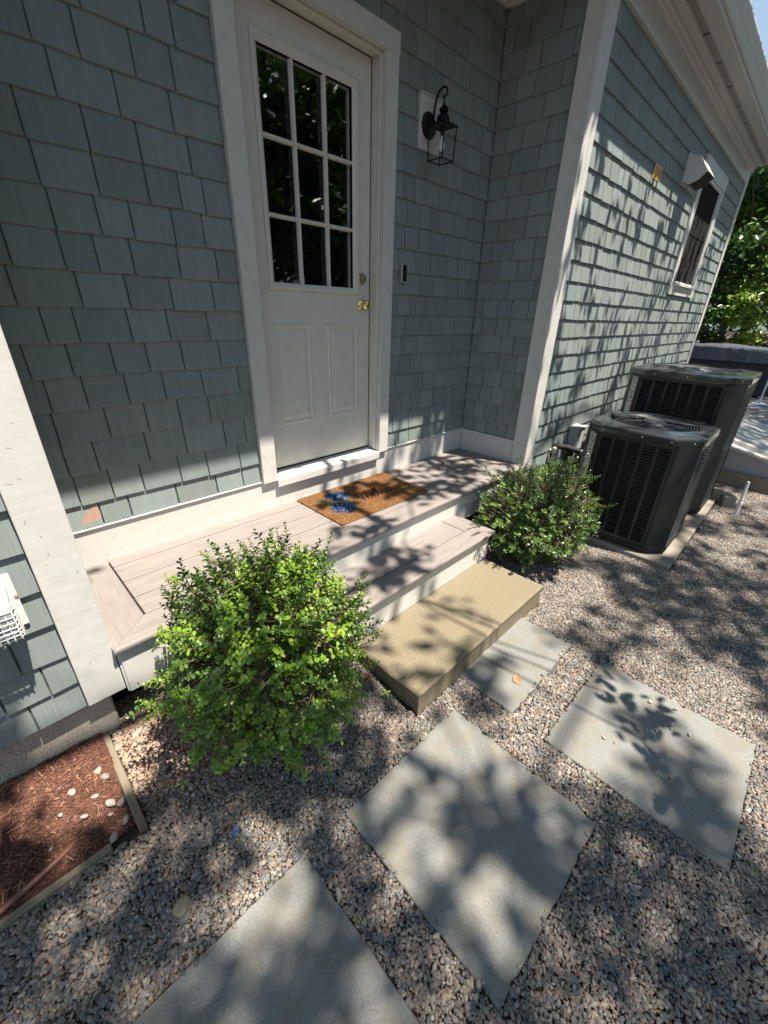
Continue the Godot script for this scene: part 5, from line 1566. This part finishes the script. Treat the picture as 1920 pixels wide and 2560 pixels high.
# ------------------------------------------------------------------ litter
func build_litter() -> void:
	var b := MB.new()
	var p := [Vector3(-0.028, 0.0, 0.012), Vector3(-0.012, 0.006, -0.018), Vector3(0.022, 0.003, -0.014), Vector3(0.030, 0.007, 0.006), Vector3(0.004, 0.012, 0.020)]
	for i in range(1, 4): b.face([p[0], p[i], p[i + 1]], Vector3.UP)
	var o := add("dry_leaf", b, mats.dry_leaf); o.position = Vector3(-1.54, 0.006, 1.488); o.rotation.y = 0.7
	tag(o, "dry orange leaf on the small oblong slab", "leaf")
	b = MB.new()
	p = [Vector3(-0.03, 0.0, 0.004), Vector3(-0.005, 0.007, -0.012), Vector3(0.03, 0.002, -0.002), Vector3(0.004, 0.009, 0.010)]
	for i in range(1, 3): b.face([p[0], p[i], p[i + 1]], Vector3.UP)
	o = add("dry_leaf", b, mats.dry_leaf); o.position = Vector3(-2.06, 0.055, 1.03); o.rotation.y = 1.9
	tag(o, "dry red leaf beside the left end of the concrete slab", "leaf")
	for s in [[-2.05, 0.035, 1.14, "yellow green leaf sprig on the gravel left of the concrete slab"], [-2.83, 0.05, 0.93, "yellow green fallen leaf on the gravel near the edging board"]]:
		b = MB.new()
		for k in 4:
			var a := TAU * k / 4.0 + 0.3
			var d := Vector3(cos(a), 0, sin(a)); var q := Vector3(-sin(a), 0, cos(a))
			b.face([Vector3(0, 0.006, 0), d * 0.014 + q * 0.006 + Vector3(0, 0.009, 0), d * 0.026 + Vector3(0, 0.004, 0), d * 0.014 - q * 0.006 + Vector3(0, 0.009, 0)], Vector3.UP)
		o = add("fallen_leaf", b, mats.green_leaf); o.position = Vector3(s[0], s[1], s[2])
		tag(o, s[3], "leaf")
	b = MB.new()
	b.face([Vector3(-0.014, 0.004, -0.005), Vector3(0.012, 0.007, -0.007), Vector3(0.016, 0.003, 0.004), Vector3(-0.010, 0.010, 0.006)], Vector3.UP)
	b.face([Vector3(0.012, 0.007, -0.007), Vector3(0.016, 0.003, 0.004), Vector3(0.02, 0.012, 0.0)], Vector3.UP)
	o = add("candy_wrapper", b, mats.wrapper_blue); o.position = Vector3(-2.765, 0.014, 1.172); o.rotation.y = 0.6
	tag(o, "tiny crumpled blue wrapper lying on the foreground gravel", "wrapper")

# ------------------------------------------------------------------ trees
func tree(label: String, at: Vector3, hgt: float, crown: Vector3, cyf: float, n: int, leaf: float, sd: int, tones: Array, group: String, lean := Vector3.ZERO) -> void:
	var t := thing("leafy_tree", label, "tree", at, group)
	var r := RandomNumberGenerator.new(); r.seed = sd
	var b := MB.new()
	var tr := 0.02 * hgt + 0.03
	var cc := Vector3(0, hgt * cyf, 0) + lean
	b.tube([Vector3.ZERO, cc * 0.4 + Vector3(0.1, 0, 0), cc * 0.8, cc + Vector3(0, crown.y * 0.6, 0)], [tr, tr * 0.75, tr * 0.5, tr * 0.12], 8)
	var clumps := []
	for k in int(26 + crown.y * 5):
		var v := Vector3(r.randfn(0, 1), r.randfn(0, 1), r.randfn(0, 1)).normalized() * pow(r.randf(), 0.42)
		var c := cc + v * crown
		clumps.append([c, r.randf_range(0.16, 0.30) * (crown.x + crown.y) * 0.5, tones[r.randi() % tones.size()]])
		if k % 2 == 0:
			var s := cc * r.randf_range(0.45, 0.95)
			b.tube([s, s.lerp(c, 0.55) + Vector3(0, -0.1 * crown.y, 0) * 0.5, c], [tr * 0.3, tr * 0.2, tr * 0.07], 5, false)
	add("trunk", b, mats.bark, t)
	var xf := []; var cols := []
	for k in n:
		var c = clumps[r.randi() % clumps.size()]
		var v := Vector3(r.randfn(0, 1), r.randfn(0, 1) * 0.55, r.randfn(0, 1)) * 0.55
		var p: Vector3 = c[0] + v * c[1]
		if p.y < 0.15: p.y = 0.15 + r.randf() * 0.5
		var bs := Basis.from_euler(Vector3(r.randfn(0.2, 0.5), r.randf() * TAU, r.randfn(0, 0.5))) * Basis.from_scale(Vector3.ONE * r.randf_range(0.7, 1.3))
		xf.append(Transform3D(bs, p)); cols.append(c[2] * r.randf_range(0.7, 1.3))
	tag(many("crown", leaf_mesh(leaf, leaf * 0.55, 0.3, 0.7), mats.tree_leaf, xf, cols, t), "", "", "", "stuff")

func canopy() -> void:
	# leafy twigs hung along the sun's rays: [place, leaves, spread, leaf size]
	var r := RandomNumberGenerator.new(); r.seed = 909
	var f := nz(71, 2.1, 2); var g := nz(72, 5.0, 2); var hn := nz(73, 0.5, 2); var fine := nz(74, 7.5, 2)
	var yard := []; var side := []
	var x := -4.3
	while x < 9.2:
		var z := -0.75
		while z < 3.6:
			var gx := x + r.randf_range(-0.05, 0.05); var gz := z + r.randf_range(-0.05, 0.05)
			# how leafy the crown is along this ray
			var ws := 0.03; var s := 0.03 * (0.40 if gx < 2.6 else 0.80)
			for c in SHADE:
				var dx: float = gx - c[0]; var dz: float = gz - c[1]
				var d2 := dx * dx + dz * dz
				if d2 < 0.2:
					var w := exp(-d2 / 0.012)
					ws += w; s += w * c[2]
			var den := s / ws
			var n: float = max(0.04, 0.5 + f.get_noise_2d(gx, gz) * 0.62 + g.get_noise_2d(gx, gz) * 0.25)
			var lv := 9; var sp := 0.055
			if gx > -0.4 and gz < 0.50 and gz > -0.45:      # thin outer twigs over the front wall
				n = max(0.04, 0.5 + fine.get_noise_2d(gx * 1.3, gz * 0.6) * 0.8)
				den = 0.33; lv = 5; sp = 0.035
			if n < den:
				var h := 5.4 + 2.6 * smoothstep(0.6, 1.5, gz) + hn.get_noise_2d(gx, gz) * 0.8 + r.randf_range(-0.3, 0.3)
				(yard if gx < 2.6 else side).append([Vector3(gx + SUN.x * h, h, gz + SUN.z * h), lv, sp, 1.0])
			z += 0.10
		x += 0.10
	for k in 17:      # a low spray over the right hand slab
		var u := r.randf_range(-1, 1)
		var gp := Vector2(-1.42 + u * 0.24 + r.randfn(0, 0.02), 2.02 - u * 0.13 + r.randfn(0, 0.05))
		var h := 2.3 + r.randf_range(-0.1, 0.1)
		yard.append([Vector3(gp.x + SUN.x * h, h, gp.y + SUN.z * h), 3, 0.04, 0.72])
	shade_tree("broad leafy tree leaning over the gravel yard from the front", Vector3(-4.9, 0, 5.4), Vector3(0.5, 5.4, 0.1), yard, r)
	shade_tree("broad leafy tree hanging over the patio and hatch", Vector3(8.6, 0, 6.2), Vector3(-0.3, 5.6, -0.4), side, r)

func shade_tree(label: String, org: Vector3, fork: Vector3, twigs: Array, r: RandomNumberGenerator) -> void:
	var t := thing("shade_tree", label, "tree", org, "trees in front of the house")
	var cells := {}
	for p in twigs:
		var k := Vector3i(floor(p[0].x / 0.9), floor(p[0].y / 1.2), floor(p[0].z / 0.9))
		if not cells.has(k): cells[k] = []
		cells[k].append(p)
	var wood := MB.new()
	wood.tube([Vector3(0, -0.1, 0), Vector3(0.05, 1.4, 0), Vector3(0.12, 3.2, 0.1), fork], [0.24, 0.19, 0.16, 0.13], 10)
	var xf := []; var cols := []
	var tones := [Color(0.075, 0.13, 0.022), Color(0.10, 0.165, 0.025), Color(0.06, 0.105, 0.022)]
	var big := {}
	for k in cells:
		var kb := Vector2i(floor(k.x / 2.0), floor(k.z / 2.0))
		if not big.has(kb): big[kb] = []
		big[kb].append(k)
	var nodes := []
	for kb in big:
		var bc := Vector3.ZERO; var bn := 0
		for k in big[kb]:
			for p in cells[k]: bc += p[0]; bn += 1
		nodes.append([bc / bn - org + Vector3(0, 0.25, 0), kb, bn])
	# each limb grows on from the nearest one already standing, so that wood stays inside the leafy parts
	var joined := [[fork, 0.05]]
	var open := nodes.duplicate()
	while open.size() > 0:
		var bi := 0; var bj := 0; var bd := 1e9
		for i in open.size():
			for j in joined.size():
				var d: float = open[i][0].distance_to(joined[j][0])
				if d < bd: bd = d; bi = i; bj = j
		var e: Vector3 = open[bi][0]; var s: Vector3 = joined[bj][0]; var rs: float = joined[bj][1]
		var re: float = max(rs * 0.82, 0.010)
		wood.tube([s, s.lerp(e, 0.5) + Vector3(r.randf_range(-0.1, 0.1), 0.12, r.randf_range(-0.1, 0.1)), e], [rs * 0.9, (rs + re) * 0.45, re], 6, false)
		joined.append([e, re])
		open.remove_at(bi)
	for nd in nodes:
		var bc: Vector3 = nd[0]
		for k in big[nd[1]]:
			var c := Vector3.ZERO
			for p in cells[k]: c += p[0]
			c = c / cells[k].size() - org + Vector3(0, 0.08, 0)
			wood.tube([bc, bc.lerp(c, 0.5) + Vector3(0, 0.05, 0), c], [0.009, 0.007, 0.004], 5, false)
			for p in cells[k]:
				var q: Vector3 = p[0] - org
				wood.tube([c, q], [0.003, 0.0015], 3, false)
				var tone: Color = tones[r.randi() % 3]
				for l in p[1]:
					var o: Vector3 = Vector3(r.randfn(0, 1), r.randfn(0, 1), r.randfn(0, 1)) * p[2]
					xf.append(Transform3D(Basis.from_euler(Vector3(r.randfn(0.1, 0.4), r.randf() * TAU, r.randfn(0, 0.4))) * Basis.from_scale(Vector3.ONE * r.randf_range(0.75, 1.25) * p[3]), q + o)); cols.append(tone * r.randf_range(0.8, 1.2))
	add("trunk", wood, mats.bark, t)
	tag(many("crown", leaf_mesh(0.085, 0.05, 0.25, 0.75), mats.tree_leaf, xf, cols, t), "", "", "", "stuff")

func build_trees() -> void:
	var lit := [Color(0.14, 0.21, 0.03), Color(0.18, 0.255, 0.03), Color(0.10, 0.165, 0.03), Color(0.21, 0.29, 0.045)]
	var deep := [Color(0.055, 0.105, 0.03), Color(0.075, 0.125, 0.03), Color(0.045, 0.085, 0.028)]
	var cool := [Color(0.085, 0.15, 0.055), Color(0.11, 0.18, 0.055), Color(0.065, 0.12, 0.05)]
	tree("tall tree rising right behind the corner of the house", Vector3(14.5, 0, -2.6), 7.5, Vector3(2.4, 3.0, 2.4), 0.6, 9000, 0.16, 21, lit, "trees beyond the patio")
	tree("tree with a leaning grey trunk behind the hot tub", Vector3(15.5, 0, 0.2), 7.0, Vector3(2.3, 2.9, 2.3), 0.58, 9000, 0.16, 22, cool, "trees beyond the patio", Vector3(-0.6, 0, -0.7))
	tree("low yellow green tree just behind the hot tub", Vector3(13.0, 0, 0.9), 3.6, Vector3(1.4, 1.5, 1.6), 0.5, 6000, 0.12, 23, lit, "trees beyond the patio")
	tree("low dark tree behind the far end of the wall", Vector3(12.6, 0, -1.7), 3.4, Vector3(1.4, 1.6, 1.4), 0.48, 6000, 0.12, 24, deep, "trees beyond the patio")
	tree("big tree at the right edge with sky above it", Vector3(16.0, 0, 3.2), 6.5, Vector3(2.4, 2.8, 2.4), 0.55, 8000, 0.16, 25, lit, "trees beyond the patio")
	tree("dark tree closing the gap behind the others", Vector3(19.5, 0, -1.2), 6.8, Vector3(3.0, 3.0, 3.4), 0.5, 8000, 0.2, 26, deep, "trees beyond the patio")
	# the wood that faces the door, mirrored in its panes
	var spots := [[1.6, 8.0, 8.5, 2.3, deep], [5.0, 8.2, 8.0, 2.3, cool], [8.2, 8.0, 8.0, 2.4, deep], [3.4, 11.5, 11.0, 3.0, lit], [7.5, 12.0, 11.0, 3.0, deep], [-0.8, 10.5, 10.0, 2.8, cool], [11.5, 10.0, 10.0, 2.8, lit], [5.6, 6.2, 2.6, 1.4, lit], [12.0, 14.5, 11.5, 3.2, deep]]
	var names := ["dark tree mirrored in the left door panes", "tree mirrored in the middle door panes", "dark tree mirrored in the right door panes", "tall sunlit tree mirrored high in the door panes", "tall dark tree far back in the door's reflection", "tree at the left edge of the door's reflection", "sunlit tree at the right edge of the door's reflection", "low bright shrub mirrored low in the door panes", "tallest tree at the back of the door's reflection"]
	for k in spots.size():
		var s = spots[k]
		tree(names[k], Vector3(s[0], 0, s[1]), s[2], Vector3(s[3], s[2] * 0.46, s[3]), 0.5, (6500 if k == 0 or k == 5 else 9000), 0.2, 40 + k, s[4], "trees in front of the house")
	canopy()


const SHADE := [[-2.86,0.52,0.03],[-2.83,0.71,0.03],[-2.9,0.69,0.03],[-2.98,0.57,0.03],[-2.2,1.26,0.03],[-2.31,1.04,0.03],[-2.07,1.21,0.03],[-1.9,1.44,0.03],[-1.85,1.63,0.03],[-1.8,1.8,0.03],[-2.09,1.5,0.03],[-2.13,1.39,0.03],[-1.38,1.81,0.03],[-1.13,1.83,0.03],[-1.21,2.09,0.03],[-1.64,1.8,0.03],[-1.2,2.22,0.03],[-1.6,1.89,0.03],[-1.25,2.29,0.03],[-2.28,1.8,0.08],[-2.12,1.86,0.08],[-2.39,1.79,0.08],[-2.34,1.63,0.08],[-2.33,1.87,0.08],[-2.36,1.5,0.08],[-1.07,1.41,0.08],[-0.77,1.84,0.08],[-0.79,1.33,0.08],[-0.94,1.73,0.08],[-0.85,2.06,0.08],[-0.95,1.92,0.08],[-0.6,1.25,0.08],[-1.33,2.35,0.08],[-1.02,2.28,0.08],[-2.78,1.42,0.08],[-2.86,1.48,0.08],[-2.91,1.51,0.08],[-2.06,2.22,0.08],[-2.61,1.23,0.08],[-2.62,1.39,0.08],[-3.14,0.88,0.08],[-3.17,0.66,0.08],[-3,0.8,0.08],[-2.29,1.4,0.95],[-2.2,1.53,0.95],[-2.16,1.67,0.95],[-2.13,1.79,0.95],[-2.1,1.92,0.95],[-2.09,1.98,0.95],[-1.44,2.02,0.95],[-1.54,2.1,0.95],[-1.55,2.18,0.95],[-1.64,2.02,0.95],[-1.61,2.28,0.95],[-1.58,2.24,0.95],[-1.7,2.28,0.95],[-0.68,2.22,0.7],[-0.25,1.9,0.7],[-0.31,2.07,0.7],[-0.58,1.53,0.7],[-0.56,1.78,0.7],[-1.04,1.58,0.7],[-1.15,1.73,0.7],[-1.04,2.1,0.7],[-0.92,2.25,0.7],[-1.64,1.41,0.95],[-0.03,1.7,0.7],[0.23,2.01,0.7],[-3.13,1.05,1.15],[-3,1.02,1.15],[-2.85,0.98,1.15],[-2.7,1.02,1.15],[-3.01,1.23,1.15],[-3.21,1.16,1.15],[-3.14,1.29,1.15],[-2.88,1.22,1.15],[-2.77,1.16,1.15],[-2.59,1.13,1.15],[-2.51,1.49,1.15],[-2.52,1.64,1.15],[-2.7,1.54,1.15],[-2.68,1.64,1.15],[-2.71,1.74,1.15],[-2.57,1.77,1.15],[-2.79,1.66,1.15],[-2.82,1.6,1.15],[-2.49,1.8,1.15],[-2.53,1.89,1.15],[-2.33,1.97,1.15],[-2.19,2.04,1.15],[-2.24,2.12,1.15],[-2.38,2.06,1.15],[-1.99,2.16,1.15],[-1.93,2.26,1.15],[-1.86,2.36,1.15],[-2.01,2.4,1.15],[-2.11,2.3,1.15],[-1.92,2.07,1.15],[-2.98,1.44,1.15],[-3.25,0.85,1.15],[-3.24,0.55,1.15],[-3.1,0.8,1.15],[-2.12,1.03,1.15],[-2.23,1.12,1.15],[-1.72,2.34,1.15],[-2.51,1.4,1.15],[-1.84,0.85,0.08],[-1.55,0.82,0.08],[-1.14,0.83,0.08],[-1.01,1.07,0.08],[-1.37,1.14,0.08],[-1.04,1.23,0.08],[-1.78,1.18,0.75],[-1.29,1.06,0.75],[-1.2,1.22,0.75],[-1.62,0.67,0.75],[-1.93,1.06,0.03],[-1.67,1.01,0.03],[-1.49,1.08,0.03],[-1.19,1.15,0.03],[-1.68,0.8,0.03],[-1.3,0.88,0.03],[-1.35,1.47,0.05],[-1.34,1.34,0.05],[-1.35,1.54,0.05],[-1.6,1.53,0.05],[-2.72,0.04,0.02],[-2.6,0.24,0.02],[-2.74,0.28,0.02],[-2.85,0.46,0.02],[-2.23,0.16,0.02],[-2.04,0.15,0.02],[-1.83,0.19,0.02],[-2.45,0.13,0.02],[-1.78,0.44,0.02],[-2.2,0.31,0.02],[-1.48,0.27,0.02],[-0.96,0.5,0.02],[-1.36,0.46,0.02],[-2.17,0.42,0.7],[-1.19,0.15,0.7],[-0.62,0.05,0.7],[-0.56,0.22,0.7],[-0.27,0.2,0.7],[-1.79,0.62,0.7],[-1.64,0.64,0.7],[-1.7,-0.02,0.7],[-0.31,0.31,0.7],[-0.91,0.39,0.7],[-1.89,0.7,0.5],[-1.57,0.72,0.5],[-2.02,0.72,0.15],[-1.52,0.58,0.15],[-1.08,0.68,0.15],[-2.72,-0.3,0],[-2.42,-0.29,0],[-2.18,-0.3,0],[-2.64,-0.22,0],[-2.31,-0.22,0],[-1.91,-0.24,0],[-1.57,-0.22,0],[-0.84,-0.24,0.5],[-0.7,-0.26,0.5],[-0.39,-0.23,0.5],[-0.24,-0.27,0.5],[-0.98,-0.21,0.5],[-3.03,0.24,0],[-3.05,0.2,0],[-2.98,0.36,0],[-2.96,0.46,0],[-3.07,0.15,0],[-3.12,0.46,0],[-3.17,0.48,0],[-0.12,-0.24,0.36],[0.46,-0.14,0.36],[0.1,-0.02,0.36],[1.26,-0.17,0.36],[1.19,0.02,0.36],[0.25,0.14,0.36],[1.11,0.22,0.36],[2.4,-0.08,0.36],[2.37,0.16,0.36],[0.33,0.33,0.36],[3.78,-0.02,0.36],[3.83,0.28,0.36],[-3.03,1.43,1.15],[-3.07,1.41,1.15],[-2.97,1.51,1.15],[-2.84,1.63,1.15],[-2.66,1.82,1.15],[-2.48,1.99,1.15],[-2.32,2.14,1.15],[-2.22,2.22,1.15],[-2.12,2.35,1.15],[-2.91,1.57,1.15],[-2.74,1.61,1.15],[-2.77,1.54,1.15]]
